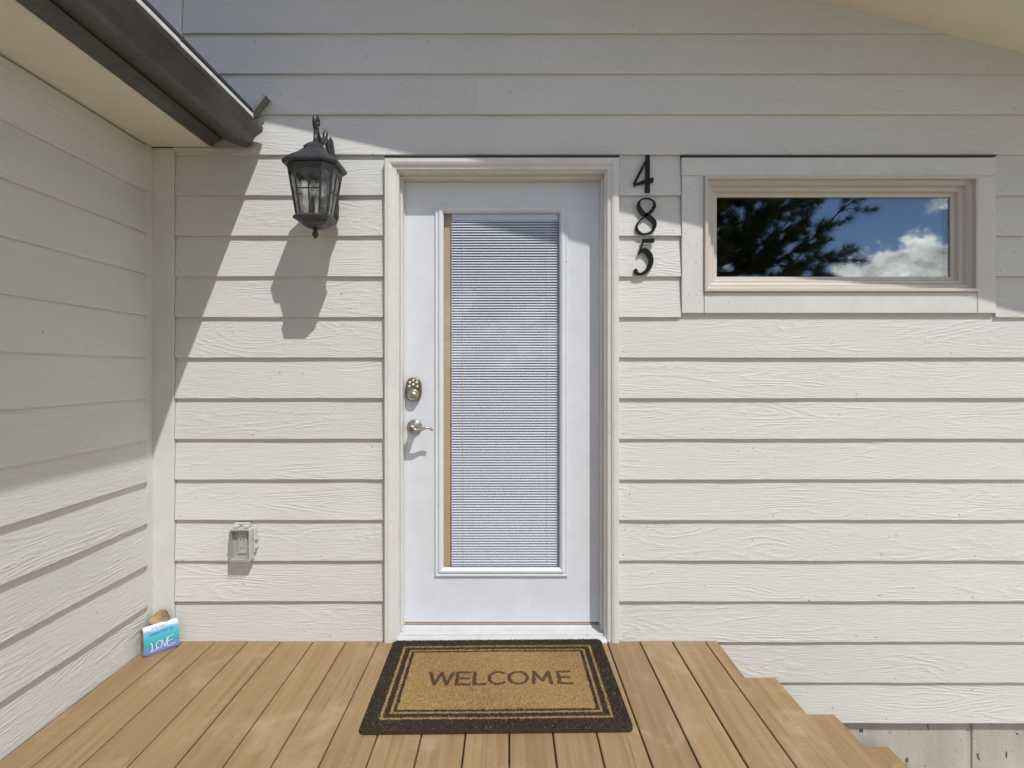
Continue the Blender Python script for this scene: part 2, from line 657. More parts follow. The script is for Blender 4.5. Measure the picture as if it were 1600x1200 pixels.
def ringplate(x0, x1, z0, z1, hx0, hx1, hz0, hz1, y0, y1):
    o = [(x0, z0), (x1, z0), (x1, z1), (x0, z1)]
    h = [(hx0, hz0), (hx1, hz0), (hx1, hz1), (hx0, hz1)]
    vs = []
    for y in (y0, y1):
        vs += [(a, y, b) for a, b in o] + [(a, y, b) for a, b in h]
    fs = []
    for k_ in (0, 8):
        for i in range(4):
            j = (i + 1) % 4
            fs.append((k_ + i, k_ + j, k_ + 4 + j, k_ + 4 + i))
    for i in range(4):
        j = (i + 1) % 4
        fs.append((i, j, 8 + j, 8 + i))
        fs.append((4 + i, 4 + j, 12 + j, 12 + i))
    return vs, fs


# ------------------------------------------------------------------ ground
GZ = -0.64
n = 24
vs, fs = [], []
for i in range(n + 1):
    for j in range(n + 1):
        x = (i / n * 2 - 1)
        y = (j / n * 2 - 1)
        X = math.copysign(abs(x) ** 2.5, x) * 900
        Y = math.copysign(abs(y) ** 2.5, y) * 900
        d = math.hypot(X, Y)
        vs.append((X, Y, GZ - 0.004 + (0 if d < 12 else 0.01 * (d - 12) * (0.6 + 0.4 * math.sin(X * 0.03 + Y * 0.021)))))
for i in range(n):
    for j in range(n):
        a = i * (n + 1) + j
        fs.append((a, a + n + 1, a + n + 2, a + 1))
tag(geo("ground", vs, fs, M['ground'], origin=(0, 0, GZ)), kind='structure')

# ------------------------------------------------------------------ lap siding planks
EXPO = 63.1 / 355.0
LAPB, LAPT = -0.0140, -0.0015          # front face: foot proud, head back
TH = 0.0119


def course_z(kk):
    return pz(1127 - 63.1 * kk)


def plank_mesh(length, seed, top_cut=None, h=EXPO + 0.028):
    """local: X along, Y=0 at the wall plane (front is -Y), Z=0 at the foot"""
    r = random.Random(seed)
    ns = max(2, int(length / 0.09))
    ph = [r.uniform(0, 6.28) for _ in range(4)]
    rings = []
    for i in range(ns + 1):
        x = length * i / ns
        wob = 0.0007 * math.sin(x * 5.1 + ph[0]) + 0.0005 * math.sin(x * 13.3 + ph[1])
        wz = 0.0006 * math.sin(x * 3.3 + ph[2]) + 0.0004 * math.sin(x * 21 + ph[3])
        hh = h if top_cut is None else min(h, max(0.004, top_cut(x)))
        slope = (LAPT - LAPB) / EXPO
        yt = LAPB + slope * hh
        rings.append([Vector((x, LAPB + wob + 0.0008, wz)), Vector((x, LAPB + wob, wz + 0.0012)),
                      Vector((x, yt, hh)), Vector((x, yt + TH - 0.001, hh)), Vector((x, LAPB + wob + TH, wz))])
    return loft(rings)


nailv, nailf = [], []


def nails(x, z, y=LAPB - 0.0006, ax='F'):
    k0 = len(nailv)
    r = 0.0021
    for d in (0.0, 0.0015):
        for q in range(6):
            a = q * math.pi / 3
            if ax == 'F':
                nailv.append((x + r * math.cos(a), y + d, z + r * math.sin(a)))
            else:
                nailv.append((x, y + r * math.cos(a), z + r * math.sin(a)))
    nailf.append(tuple(k0 + q for q in range(6)))
    for q in range(6):
        nailf.append((k0 + q, k0 + (q + 1) % 6, k0 + 6 + (q + 1) % 6, k0 + 6 + q))


front = empty("house_wall", (0, 0, GZ), "cream horizontal lap siding wall around the white front door", "wall")
RAKE = lambda X: CZ + 1.634 - 0.258 * (X - 1.338)       # underside of the gable soffit at the wall
XL, XL2, XR = px(275.5), px(287.5), 3.9
DL, DR = px(601.5), px(966)
TL, TR = px(1063), px(1551)
seed = 0
for kk in range(-0, 25):
    z = course_z(kk)
    segs = []
    if kk <= 1:
        segs = [(XL, XR)]
    elif kk <= 9:
        segs = [(XL, DL), (DR, XR)]
    elif kk <= 13:
        segs = [(XL, DL), (DR, TL), (TR, XR)]
    else:
        xr = XR
        xend = 1.338 + (CZ + 1.634 + 0.06 - z) / 0.258
        xr = min(XR, xend)
        if kk == 15:
            segs = [(XL2, px(743)), (px(743), xr)]
        elif kk == 14:
            segs = [(XL, xr)]
        else:
            segs = [(XL2, xr)]
    for a, b in segs:
        if b - a < 0.05:
            continue
        a += 0.0003 if kk == 15 and a > XL2 + .1 else 0.0015
        b -= 0.0003 if kk == 15 and b < 0 else 0.0015
        seed += 1
        cut = (lambda x, a=a, z=z: RAKE(a + x) + 0.05 - z) if kk >= 15 else None
        vs, fs = plank_mesh(b - a, seed, cut)
        put("siding_plank", mesh_of("siding_plank", vs, fs, M['siding']), front, (a, 0, z))
        rr = random.Random(seed * 3 + 1)
        x = a + 0.02
        while x < b - 0.01 and kk < 20:
            if rr.random() < 0.4:
                nails(x, z + 0.022 + rr.uniform(-0.004, 0.006))
            x += 0.4064 if x > a + 0.03 else 0.19 + rr.uniform(0, 0.15)

# sheathing behind the planks, with the door and window openings left free
SY0, SY1 = 0.012, 0.12
OPX0, OPX1, OPZ1 = -0.53, 0.474, 2.10
WX0, WX1, WZ0, WZ1 = px(1099), px(1519), pz(455), pz(279)
for a in ((-1.66, OPX0, -0.36, 3.2), (OPX0, OPX1, OPZ1, 3.2), (OPX0, OPX1, -0.36, -0.04),
          (OPX1, WX0, -0.36, 3.0), (WX0, WX1, -0.36, WZ0), (WX0, WX1, WZ1, 2.80), (WX1, 4.0, -0.36, 2.20)):
    box("sheathing_panel", a[0], a[1], SY0, SY1, a[2], a[3], M['sheath'], front, 0)

# corner boards at the inside corner
CX = px(243)                                             # the inner corner
box("corner_board", CX - 0.02, XL - 0.001, -0.019, 0.008, -0.34, 2.155, M['trim'], front)
box("corner_board", px(200), XL2 - 0.001, -0.019, 0.008, 2.50, 3.6, M['trim'], front)
# filler strip under the left soffit
box("frieze_strip", XL, px(398), -0.021, -0.010, pz(239), 2.157, M['trim'], front)

# window trim boards
TY = -0.0185
wtrim = [("window_trim_board", TL + .001, px(1097.5), pz(490), pz(277.3)),
         ("window_trim_board", px(1521.8), TR - .001, pz(490), pz(277.3)),
         ("window_trim_board", TL + .001, TR - .001, pz(277), pz(248.2)),
         ("window_trim_board", px(1098.2), px(1521.2), pz(490), pz(457.5))]
for nm, a, b, z0, z1 in wtrim:
    box(nm, a, b, TY, 0.006, z0, z1, M['trim'], front, 0.002)
for (X, Y) in ((1074, 296), (1073, 384), (1087, 384), (1074, 462), (1504, 463), (1328, 478), (1505, 278), (1087, 462), (1180, 478)):
    nails(px(X), pz(Y), TY - 0.0006)
box("drip_cap", px(1066), px(1549), -0.026, 0.002, pz(247.3), pz(245.2), M['cap'], front, 0)
box("drip_cap", px(604), px(965), -0.040, 0.002, pz(249.9), pz(247.6), M['cap'], front, 0)

# ------------------------------------------------------------------ left wall
side = empty("side_wall", (CX, -1.6, GZ), "cream lap siding side wall running back from the inside corner on the left", "wall")
SXW = CX - 0.006
for kk in range(0, 14):
    z = course_z(kk)
    L = 3.3
    seed += 1
    h = EXPO + 0.028
    if kk == 13:
        h = 2.150 - z
    vs, fs = plank_mesh(L, seed + 50, None, h)
    # local X runs from the corner towards the viewer: +90 deg turn of the (-Y)-facing plank makes it face +X
    vs = [Vector((-v.x, v.y, v.z)) for v in vs]
    if z > 2.15:
        continue
    # planks are cut lengths: two boards per course with a joint off frame
    put("siding_plank", mesh_of("siding_plank", vs, fs, M['siding']), side, (SXW, -0.064, z), math.pi / 2)
    rr = random.Random(seed)
    k0 = len(nailv)
    for yy in (-0.085, -0.40, -0.80, -1.21, -1.6):
        if rr.random() < .4:
            nails(SXW - LAPB + 0.0006, z + 0.022, yy, 'S')
box("corner_board", CX - 0.03, CX, -0.0635, -0.0188, -0.34, 2.155, M['trim'], side, 0.001)
box("corner_board", CX - 0.05, CX - 0.0305, -0.0635, -0.0195, -0.34, 2.155, M['trim'], side, 0)
box("frieze_board", SXW - 0.01, SXW + 0.017, -3.35, -0.066, pz(230.5), 2.1585, M['trim'], side, 0.001)
box("sheathing_panel", CX - 0.14, CX - 0.04, -3.36, -0.001, -0.36, 2.2, M['sheath'], side, 0)
tag(geo("nail_head", nailv, nailf, M['nail'], front), kind='stuff')

# ------------------------------------------------------------------ foundation
fnd = empty("foundation_wall", (0.6, 0.09, GZ - 0.3), "grey pitted concrete foundation below the siding, right of the steps", "foundation")
FZ = course_z(0) + 0.02
box("concrete_pour", -1.7, px(1514), 0.014, 0.24, GZ - 0.3, FZ, M['concrete'], fnd, 0.003)
box("concrete_pour", px(1523), 4.0, 0.014, 0.24, GZ - 0.3, FZ, M['concrete'], fnd, 0.003)
box("joint_strip", px(1514) + .0005, px(1523) - .0005, 0.020, 0.23, GZ - 0.3, FZ - .001, M['concrete'], fnd, 0.001)

# ------------------------------------------------------------------ gable roof over the front wall
roof = empty("gable_roof", (0, 0, 3.0), "sloping gable roof overhang with cream soffit at top right", "roof")
OV = 0.617


def slab(name, xa, xb, dz0, dz1, y0, y1, mat, parent):
    za, zb = RAKE(xa), RAKE(xb)
    vs, fs = prism([(xa, za + dz0), (xb, zb + dz0), (xb, zb + dz1), (xa, za + dz1)], 'Y', y0, y1)
    return geo(name, vs, fs, mat, parent)


slab("soffit", -3.2, 4.6, 0.0, 0.02, -OV + 0.02, 0.03, M['soffit'], roof)
slab("roof_deck", -3.2, 4.6, 0.021, 0.16, -OV + 0.021, 5.0, M['soffit'], roof)
slab("fascia_board", -3.2, 4.6, -0.012, 0.17, -OV, -OV + 0.019, M['gutter'], roof)
slab("shingle_layer", -3.2, 4.62, 0.171, 0.182, -OV - 0.02, 5.0, M['shingle'], roof)

# ------------------------------------------------------------------ left wing roof, soffit, fascia, gutter
wing = empty("wing_roof", (-1.4, -1.6, 2.16), "low eave over the side wall with flat cream soffit and dark fascia", "roof")
EY0, EY1 = -3.6, -0.0225
box("soffit_panel", CX - 0.1, -1.297, EY0, EY1, 2.158, 2.170, M['soffit'], wing, 0)
vs, fs = prism([(-1.2965, 2.154), (-1.283, 2.154), (-1.262, 2.172), (-1.241, 2.180), (-1.241, 2.292), (-1.2965, 2.292)], 'Y', EY0, EY1 - 0.02)
geo("fascia_board", vs, fs, M['gutter'], wing)
vs, fs = prism([(-1.098, 2.292), (-1.098, 2.306), (-4.2, 3.082), (-4.2, 3.068)], 'Y', EY0, EY1)
geo("shingle_layer", vs, fs, M['shingle'], wing)
vs, fs = prism([(-1.2405, 2.294), (-1.15, 2.280), (-1.148, 2.290), (-4.2, 3.053), (-4.2, 2.9), (-1.7, 2.30)], 'Y', EY0, EY1)
geo("roof_deck", vs, fs, M['gutter'], wing)

gut = empty("rain_gutter", (-1.14, -1.6, 2.15), "dark brown rain gutter along the eave above the side wall", "gutter")
prof = [(-1.2385, 2.280), (-1.2385, 2.187), (-1.226, 2.182), (-1.150, 2.152), (-1.128, 2.149), (-1.113, 2.158),
        (-1.105, 2.176), (-1.098, 2.190), (-1.082, 2.202), (-1.070, 2.210), (-1.064, 2.216), (-1.062, 2.232), (-1.072, 2.234)]


def strip(prof, th, y0, y1):
    P = [Vector((a, 0, b)) for a, b in prof]
    out = []
    for i, p in enumerate(P):
        t = (P[min(i + 1, len(P) - 1)] - P[max(i - 1, 0)]).normalized()
        nrm = Vector((t.z, 0, -t.x))
        out.append(p - nrm * th)
    poly = [(p.x, p.z) for p in P] + [(p.x, p.z) for p in reversed(out)]
    N = len(P)
    vs = []
    for y in (y0, y1):
        vs += [(a, y, b) for a, b in poly]
    n2 = 2 * N
    fs = []
    for i in range(n2):
        j = (i + 1) % n2
        fs.append((i, j, n2 + j, n2 + i))
    for base in (0, n2):
        for i in range(N - 1):
            fs.append((base + i, base + i + 1, base + n2 - 2 - i, base + n2 - 1 - i))
    return vs, fs


GE = -0.045
vs, fs = strip(prof, -0.0016, EY0, GE)
geo("gutter_trough", vs, fs, M['gutter'], gut)
vs, fs = prism([(a, b) for a, b in prof[:-1]], 'Y', GE + 0.0005, GE + 0.003)
geo("end_cap", vs, fs, M['gutter'], gut)
# seam lines (joints) and a pale added strip painting sunlight on the brown lip
for y0, y1, dz in ((-0.62, -0.125, 0.0), (-1.55, -0.628, 0.002), (-2.7, -1.56, 0.0)):
    vs, fs = prism([(-1.070, 2.2365 + dz), (-1.0635, 2.2365 + dz), (-1.0665, 2.254 + dz), (-1.0715, 2.256 + dz)], 'Y', y0, y1)
    geo("lit_lip_strip", vs, fs, M['lip_light'], gut)
vs, fs = prism([(-1.135, 2.262), (-1.076, 2.236), (-1.076, 2.239), (-1.135, 2.265)], 'Y', EY0, -0.1)
geo("gutter_guard", vs, fs, M['flash'], gut)
kv, kf = prism([(px(401), pz(184)), (px(404), pz(187)), (px(425), pz(160)), (px(421), pz(158))], 'Y', -0.06, -0.0115)
tag(geo("kickout_flashing", kv, kf, M['flash']), "small bent grey metal flashing tab at the wall end of the gutter", "flashing")

# ------------------------------------------------------------------ door frame
JX0, JX1, JZ1 = -0.4875, 0.431, 2.0705
frame = empty("door_frame", (-0.03, 0, 0), "white moulded casing, jambs and metal sill framing the front door", "door frame")
CF = -0.036
cas = [(0, 0.004), (0, CF + 0.003), (0.003, CF), (0.020, CF), (0.030, CF + 0.004), (0.034, CF + 0.010), (0.046, CF + 0.012),
       (0.0505, CF + 0.016), (0.0505, 0.004)]
CX0, CX1, CZ1 = px(603.2), px(964.8), pz(250.5)
mitre("casing", cas, CX0, CX1, 0.0005, CZ1, M['casing'], frame, "LRT",
      {'L': "casing", 'R': "casing", 'T': "head_casing"})
# pad the profile width to the jamb
RD = 0.078                                                # door face lies this far behind the wall plane
ja, jb = CX0 + 0.0512, CX1 - 0.0512
jt = CZ1 - 0.0512
box("jamb", ja - 0.02, ja + 0.007, -0.012, RD + 0.05, 0.006, jt + 0.001, M['casing'], frame)
box("jamb", jb - 0.007, jb + 0.02, -0.012, RD + 0.05, 0.006, jt + 0.001, M['casing'], frame)
box("head_jamb", ja + 0.0075, jb - 0.0075, -0.012, RD + 0.05, jt - 0.007, jt + 0.02, M['casing'], frame)
# rebated stops with a soft weatherstrip
sx0, sx1, szt = ja + 0.0072, jb - 0.0072, jt - 0.0072
box("door_stop", sx0, sx0 + 0.008, 0.028, RD - 0.006, 0.022, szt - 0.001, M['casing'], frame)
box("door_stop", sx1 - 0.008, sx1, 0.028, RD - 0.006, 0.022, szt - 0.001, M['casing'], frame)
box("door_stop", sx0 + 0.0085, sx1 - 0.0085, 0.028, RD - 0.006, szt - 0.010, szt, M['casing'], frame)
for a, b in ((sx0 + 0.0003, sx0 + 0.011), (sx1 - 0.011, sx1 - 0.0003)):
    box("weatherstrip", a, b, RD - 0.0055, RD - 0.0008, 0.024, szt - 0.003, M['trim'], frame, 0.001)
vs, fs = prism([(-0.040, 0.0005), (-0.040, 0.006), (-0.030, 0.011), (RD - 0.012, 0.024), (RD - 0.008, 0.029), (RD + 0.06, 0.029), (RD + 0.06, 0.0005)],
               'X', ja + 0.0005, jb - 0.0005)
geo("sill", vs, fs, M['sill'], frame)
geo("sweep_strip", *prism([(RD - 0.007, 0.0295), (RD - 0.007, 0.035), (RD + 0.002, 0.0385), (RD + 0.02, 0.0385), (RD + 0.02, 0.0295)],
                          'X', sx0 + 0.001, sx1 - 0.001), M['sweep'], frame)

# ------------------------------------------------------------------ door
door = empty("front_door", (-0.03, RD, 0.04), "closed white front door with a full height blind-filled glass lite", "door")
DS = F / (RD - CY)


def dx(x):
    return (x - 795.0) / DS


def dz(y):
    return CZ + (580.0 - y) / DS


LX0, LX1, LZ0, LZ1 = dx(680), dx(887), dz(900), dz(320)
fw = 0.038
vs, fs = ringplate(sx0 + 0.002, sx1 - 0.002, 0.0412, szt - 0.003, LX0 + 0.012, LX1 - 0.012, LZ0 + 0.012, LZ1 - 0.012, RD, RD + 0.044)
geo("door_slab", vs, fs, M['door'], door)
lp = [(0, RD + 0.001), (0, RD - 0.006), (0.003, RD - 0.009), (0.008, RD - 0.009), (0.010, RD - 0.0065), (0.014, RD - 0.007),
      (0.020, RD - 0.0125), (0.027, RD - 0.013), (0.034, RD - 0.008), (0.0385, RD + 0.001), (0.0385, RD + 0.006)]
mitre("lite_moulding", lp, LX0, LX1, LZ0, LZ1, M['door'], door)
gx0, gx1, gz0, gz1 = LX0 + 0.0385, LX1 - 0.0385, LZ0 + 0.0385, LZ1 - 0.0385
box("glass_pane", gx0 - 0.01, gx1 + 0.01, RD + 0.004, RD + 0.0065, gz0 - 0.01, gz1 + 0.01, M['lite_glass'], door, 0)
box("lite_spacer", gx0 - 0.012, dx(705.5), RD + 0.0275, RD + 0.031, gz0 - 0.012, gz1 + 0.012, M['reveal'], door, 0)
box("lite_spacer", dx(873.5), gx1 + 0.012, RD + 0.0275, RD + 0.031, gz0 - 0.012, gz1 + 0.012, M['reveal'], door, 0)
box("gap_shade_sheet", dx(705.5) + 0.0003, dx(873.5) - 0.0003, RD + 0.0275, RD + 0.030, gz0 - 0.012, gz1 + 0.012, M['gap_shade'], door, 0)  # opaque dark sheet added so the gaps between slats look shaded
blind = box("blind_headrail", dx(705.5), gx1 - 0.002, RD + 0.012, RD + 0.024, gz1 - 0.026, gz1 + 0.002, M['slat'], door, 0.0008)
blind.name = "mini_blind"
bx0, bx1 = dx(705.0), dx(873.5)
pitch = 0.01195
zt = gz1 - 0.030
zb = gz0 + 0.004
# one slat, gently bowed and tipped nearly shut; all share its mesh
wv = []
tilt = R(50)
wd = 0.0125
sec = []
for q in range(5):
    u = (q / 4 - 0.5) * wd
    bow = 0.0011 * (1 - (2 * q / 4 - 1) ** 2)
    yy = u * math.cos(tilt) + bow * math.sin(tilt)
    z_ = -u * math.sin(tilt) + bow * math.cos(tilt)
    sec.append((yy, z_))
sv, sf = [], []
for x in (0, bx1 - bx0):
    for (a, b) in sec:
        sv.append((x, -a * 1.0, b))
    for (a, b) in reversed(sec):
        sv.append((x, -a + 0.0003, b - 0.0002))
for i in range(9):
    sf.append((i, i + 1, 10 + i + 1, 10 + i))
slat_me = mesh_of("slat", sv, sf, M['slat'], True)
z = zt
i = 0
while z > zb:
    o = put("slat", slat_me, blind, (bx0 + rng.normal(0, 0.0003), RD + 0.0175, z))
    o.rotation_euler = (rng.normal(0, 0.012), rng.normal(0, 0.0005), 0)
    z -= pitch
    i += 1
box("bottom_rail", bx0, bx1, RD + 0.013, RD + 0.022, gz0 + 0.0005, gz0 + 0.005, M['slat'], blind, 0.0005)
for X in (723.5, 855.5):
    geo("ladder_cord", *tube([(dx(X), RD + 0.0095, zb), (dx(X), RD + 0.0095, zt + 0.01)], 0.0006, 5), M['slat'], blind)

# keypad deadbolt
kx, kz = dx(647), dz(608.5)
kp = []
hw, hh = 0.0365, 0.054
for q in range(40):
    a = 2 * math.pi * q / 40
    ca, sa = math.cos(a), math.sin(a)
    kp.append((math.copysign(abs(ca) ** 0.72, ca) * hw, math.copysign(abs(sa) ** 0.82, sa) * hh))
rings = []
for s_, y in ((0.97, 0.0), (1.0, 0.004), (1.0, 0.014), (0.95, 0.019), (0.88, 0.021), (0.80, 0.0195)):
    rings.append([Vector((kx + a * s_, RD - y, kz + b * s_)) for a, b in kp])
db = geo("keypad_deadbolt", *loft(rings), M['nickel_dark'], door, True)
geo("lock_cylinder", *lathe([(0.027, 0.018), (0.027, 0.026), (0.0255, 0.030), (0.022, 0.032), (0.0205, 0.0305), (0.0135, 0.0305), (0.0125, 0.033), (0.0, 0.0335)],
                            (kx, RD, kz - 0.024), 'Y'), M['nickel'], db, True)
box("keyway", kx - 0.001, kx + 0.001, RD - 0.0345, RD - 0.033, kz - 0.030, kz - 0.020, M['black'], db, 0)
for (u, v) in ((0, 0.041), (-0.015, 0.032), (0.015, 0.032), (0, 0.022), (-0.018, 0.014), (0.018, 0.014)):
    geo("keypad_button", *lathe([(0.0066, 0.018), (0.0066, 0.0225), (0.0052, 0.0245), (0, 0.0252)], (kx + u, RD, kz + v), 'Y', 16),
        M['button'], db, True)
# lever handle
lx, lz = dx(648), dz(667)
LP_ = 1.34                                                  # how far the lever stands off
lv = geo("lever_rose", *lathe([(0.0345, 0.0), (0.0345, 0.005), (0.032, 0.009), (0.024, 0.013), (0.0165, 0.022 * LP_), (0.0155, 0.034 * LP_), (0.0165, 0.044 * LP_),
                               (0.0175, 0.054 * LP_), (0.0155, 0.061 * LP_), (0.010, 0.0635 * LP_), (0, 0.064 * LP_)], (lx, RD, lz), 'Y'), M['nickel'], door, True)
lv.name = "lever_handle"
pts = catmull([(lx + 0.004, RD - 0.074, lz), (lx + 0.022, RD - 0.076, lz - 0.006), (lx + 0.042, RD - 0.075, lz - 0.004), (lx + 0.062, RD - 0.073, lz + 0.003),
               (lx + 0.078, RD - 0.070, lz + 0.001), (lx + 0.090, RD - 0.066, lz - 0.009)], 6)
rd = [0.0085 - 0.0040 * abs(t / (len(pts) - 1)) ** 0.6 for t in range(len(pts))]
geo("lever", *tube(pts, rd, 12, 1.3), M['nickel'], lv, True)
geo("key_cylinder", *lathe([(0.0095, 0.0855), (0.0095, 0.0875), (0.008, 0.0885), (0, 0.0888)], (lx - 0.001, RD, lz - 0.001), 'Y', 20), M['nickel_dark'], lv, True)

# ------------------------------------------------------------------ window
win = empty("picture_window", ((WX0 + WX1) / 2, 0.03, WZ0), "wide low fixed window with almond frame reflecting pine and clouds", "window")
wx0, wx1, wz0, wz1 = px(1097.8), px(1521.5), pz(457), pz(277.6)
wp = [(0, 0.01), (0, TY - 0.010), (0.002, TY - 0.012), (0.014, TY - 0.012), (0.0155, TY - 0.009), (0.0165, -0.008), (0.020, -0.006), (0.033, -0.006), (0.035, -0.003),
      (0.040, 0.012), (0.043, 0.014), (0.054, 0.014), (0.056, 0.017), (0.060, 0.031), (0.0745, 0.033), (0.0755, 0.036), (0.0755, 0.044),
      (0.05, 0.060)]
mitre("window_frame", wp, wx0, wx1, wz0, wz1, M['vinyl'], win, "LRTB")
box("glass_pane", wx0 + 0.07, wx1 - 0.07, 0.0405, 0.0435, wz0 + 0.07, wz1 - 0.07, M['glass'], win, 0)
box("glass_pane", wx0 + 0.07, wx1 - 0.07, 0.0560, 0.0585, wz0 + 0.07, wz1 - 0.07, M['glass'], win, 0)
for a in ((wx0 + 0.045, wx0 + 0.063, wz0 + 0.045, wz1 - 0.045), (wx1 - 0.075, wx1 - 0.045, wz0 + 0.045, wz1 - 0.045),
          (wx0 + 0.064, wx1 - 0.076, wz0 + 0.045, wz0 + 0.070)):
    box("inner_jamb", a[0], a[1], 0.066, 0.20, a[2], a[3], M['vinyl'], win, 0.001)
for X in (1111, 1502):
    box("weep_cover", px(X) - 0.013, px(X) + 0.013, TY - 0.0135, TY - 0.0115, wz0 + 0.0025, wz0 + 0.008, M['vinyl'], win, 0.0005)
# unlit room behind window and door
room = empty("dark_room", (0.5, 2.0, 0), kind='structure')
for a in ((-1.6, 3.9, 0.13, 3.6, -0.06, -0.03), (-1.6, 3.9, 0.13, 3.6, 2.105, 2.12), (-1.6, -1.58, 0.13, 3.6, -0.03, 2.1), (3.88, 3.9, 0.13, 3.6, -0.03, 2.1), (-1.6, 3.9, 3.6, 3.62, -0.03, 2.1)):
    box("room_surface", a[0], a[1], a[2], a[3], a[4], a[5], M['dark'], room, 0)

# ------------------------------------------------------------------ house numbers


def ribbon(pts, wid, y0, y1, ox, oz, sc, m=8, nib=None):
    """flat stroke; pts in drawing units (x right, y down)"""
    P = catmull(pts, m)
    Wd = catmull([(w * 1.22 + 1.5, 0) for w in wid], m)
    f, b = [], []
    n_ = len(P)
    for i in range(n_):
        a = np.array(P[max(i - 1, 0)])
        c_ = np.array(P[min(i + 1, n_ - 1)])
        t = c_ - a
        t = t / (np.linalg.norm(t) + 1e-9)
        nr = np.array([-t[1], t[0]])
        if nib is not None:
            nr = np.array(nib)
        h_ = Wd[i][0] / 2
        f.append((P[i][0] + nr[0] * h_, P[i][1] + nr[1] * h_))
        b.append((P[i][0] - nr[0] * h_, P[i][1] - nr[1] * h_))
    rings = []
    for p, q in zip(f, b):
        rings.append([Vector((ox + p[0] * sc, y0, oz - p[1] * sc)), Vector((ox + q[0] * sc, y0, oz - q[1] * sc)),
                      Vector((ox + q[0] * sc, y1, oz - q[1] * sc)), Vector((ox + p[0] * sc, y1, oz - p[1] * sc))])
    return loft(rings)


def digit(strokes, label, posts):
    base = Vector((px(970 + 200 / 5.45), LAPB, pz(230 + 400 / 5.45)))
    sc = 1 / 5.45 / 358.0
    ox, oz = px(970) - 0.004, pz(230) - 0.0065
    parts = []
    for q, (p, w, nib, m) in enumerate(strokes):
        parts.append(ribbon(p, w, -0.0225 - 0.0006 * q, -0.0145 + 0.0002 * q, ox, oz, sc, m, nib))
    for (a, b) in posts:
        X, Z = ox + a * sc, oz - b * sc
        parts.append(lathe([(0.0028, -0.0), (0.0028, 0.0146)], (X, 0, Z), 'Y', 8))
    o = geo("house_number", *merge(*parts), M['black'])
    return tag(o, label, "house number", "house numbers beside the door")


digit([([(228, 72), (228, 230), (226, 392)], [27, 30, 33], (1, 0), 1),
       ([(236, 75), (172, 200), (112, 318)], [12, 15, 17], None, 1),
       ([(108, 330), (190, 300), (276, 282)], [10, 24, 32], (0, 1), 1)],
      "black metal numeral 4, topmost of the three house numbers", [(228, 130), (226, 360)])
digit([([(206, 582), (170, 545), (150, 500), (168, 455), (220, 440), (272, 458), (286, 500), (262, 545), (212, 588),
         (165, 625), (134, 672), (146, 722), (200, 744), (262, 722), (288, 670), (272, 625), (206, 575)],
        [30, 32, 22, 10, 8, 10, 20, 22, 14, 8, 14, 20, 12, 14, 24, 34, 30], None, 8)],
      "black metal numeral 8, middle of the three house numbers", [(150, 500), (142, 690), (285, 660)])
digit([([(182, 802), (235, 800), (284, 797)], [26, 28, 30], (0, 1), 2),
       ([(188, 815), (168, 860), (150, 918)], [14, 9, 9], None, 2),
       ([(148, 905), (190, 880), (232, 905), (256, 960), (244, 1020), (205, 1068), (160, 1085), (125, 1075)],
        [12, 26, 38, 34, 30, 22, 16, 26], None, 8),
       ([(112, 1063), (126, 1060), (142, 1064)], [20, 34, 14], None, 3)],
      "black metal numeral 5, lowest of the three house numbers", [(245, 800), (155, 1068)])

# ------------------------------------------------------------------ wall lantern
LXc, LYc = -0.778, -0.206
lan = empty("wall_lantern", (LXc, 0, 1.72), "dark bronze carriage lantern with curled arm mounted left of the door", "lantern")


def octo(h, c, z, ox=0.0, oy=0.0):
    p = [(-h + c, -h), (h - c, -h), (h, -h + c), (h, h - c), (h - c, h), (-h + c, h), (-h, h - c), (-h, -h + c)]
    return [Vector((LXc + a + ox, LYc + b + oy, z)) for a, b in p]


ZT, ZB = 1.985, 1.800                       # glass cage
HT, HB, CTp, CBt = 0.087, 0.061, 0.034, 0.023
# roof: rim, sloping canopy, stepped neck
geo("lantern_roof", *loft([octo(0.086, 0.033, 1.990), octo(0.104, 0.039, 1.992), octo(0.108, 0.040, 2.000), octo(0.107, 0.040, 2.008), octo(0.098, 0.037, 2.016),
                           octo(0.075, 0.028, 2.034), octo(0.052, 0.020, 2.052), octo(0.049, 0.019, 2.060), octo(0.040, 0.016, 2.064), octo(0.038, 0.015, 2.080),
                           octo(0.022, 0.009, 2.094), octo(0.010, 0.004, 2.100)]), M['lantern'], lan)
geo("top_collar", *loft([octo(0.090, 0.035, 1.978), octo(0.092, 0.035, 1.9895)]), M['lantern'], lan)
geo("bottom_collar", *loft([octo(0.060, 0.023, 1.801), octo(0.070, 0.027, 1.797), octo(0.074, 0.028, 1.790), octo(0.072, 0.027, 1.784), octo(0.062, 0.024, 1.780)]), M['lantern'], lan)
geo("bottom_bowl", *loft([octo(0.060, 0.023, 1.7795), octo(0.050, 0.020, 1.768), octo(0.030, 0.012, 1.757), octo(0.012, 0.005, 1.752)]), M['lantern'], lan)
geo("bottom_finial", *lathe([(0.008, 1.7515), (0.0105, 1.748), (0.007, 1.743), (0.012, 1.737), (0.0135, 1.730), (0.010, 1.722), (0.005, 1.716), (0.001, 1.711)], (LXc, LYc, 0), 'Z', 16), M['lantern'], lan, True)
top8, bot8 = octo(HT, CTp, ZT - 0.006), octo(HB, CBt, ZB)
for i in range(8):
    geo("corner_bar", *tube([bot8[i], top8[i]], 0.0052, 6), M['lantern'], lan)
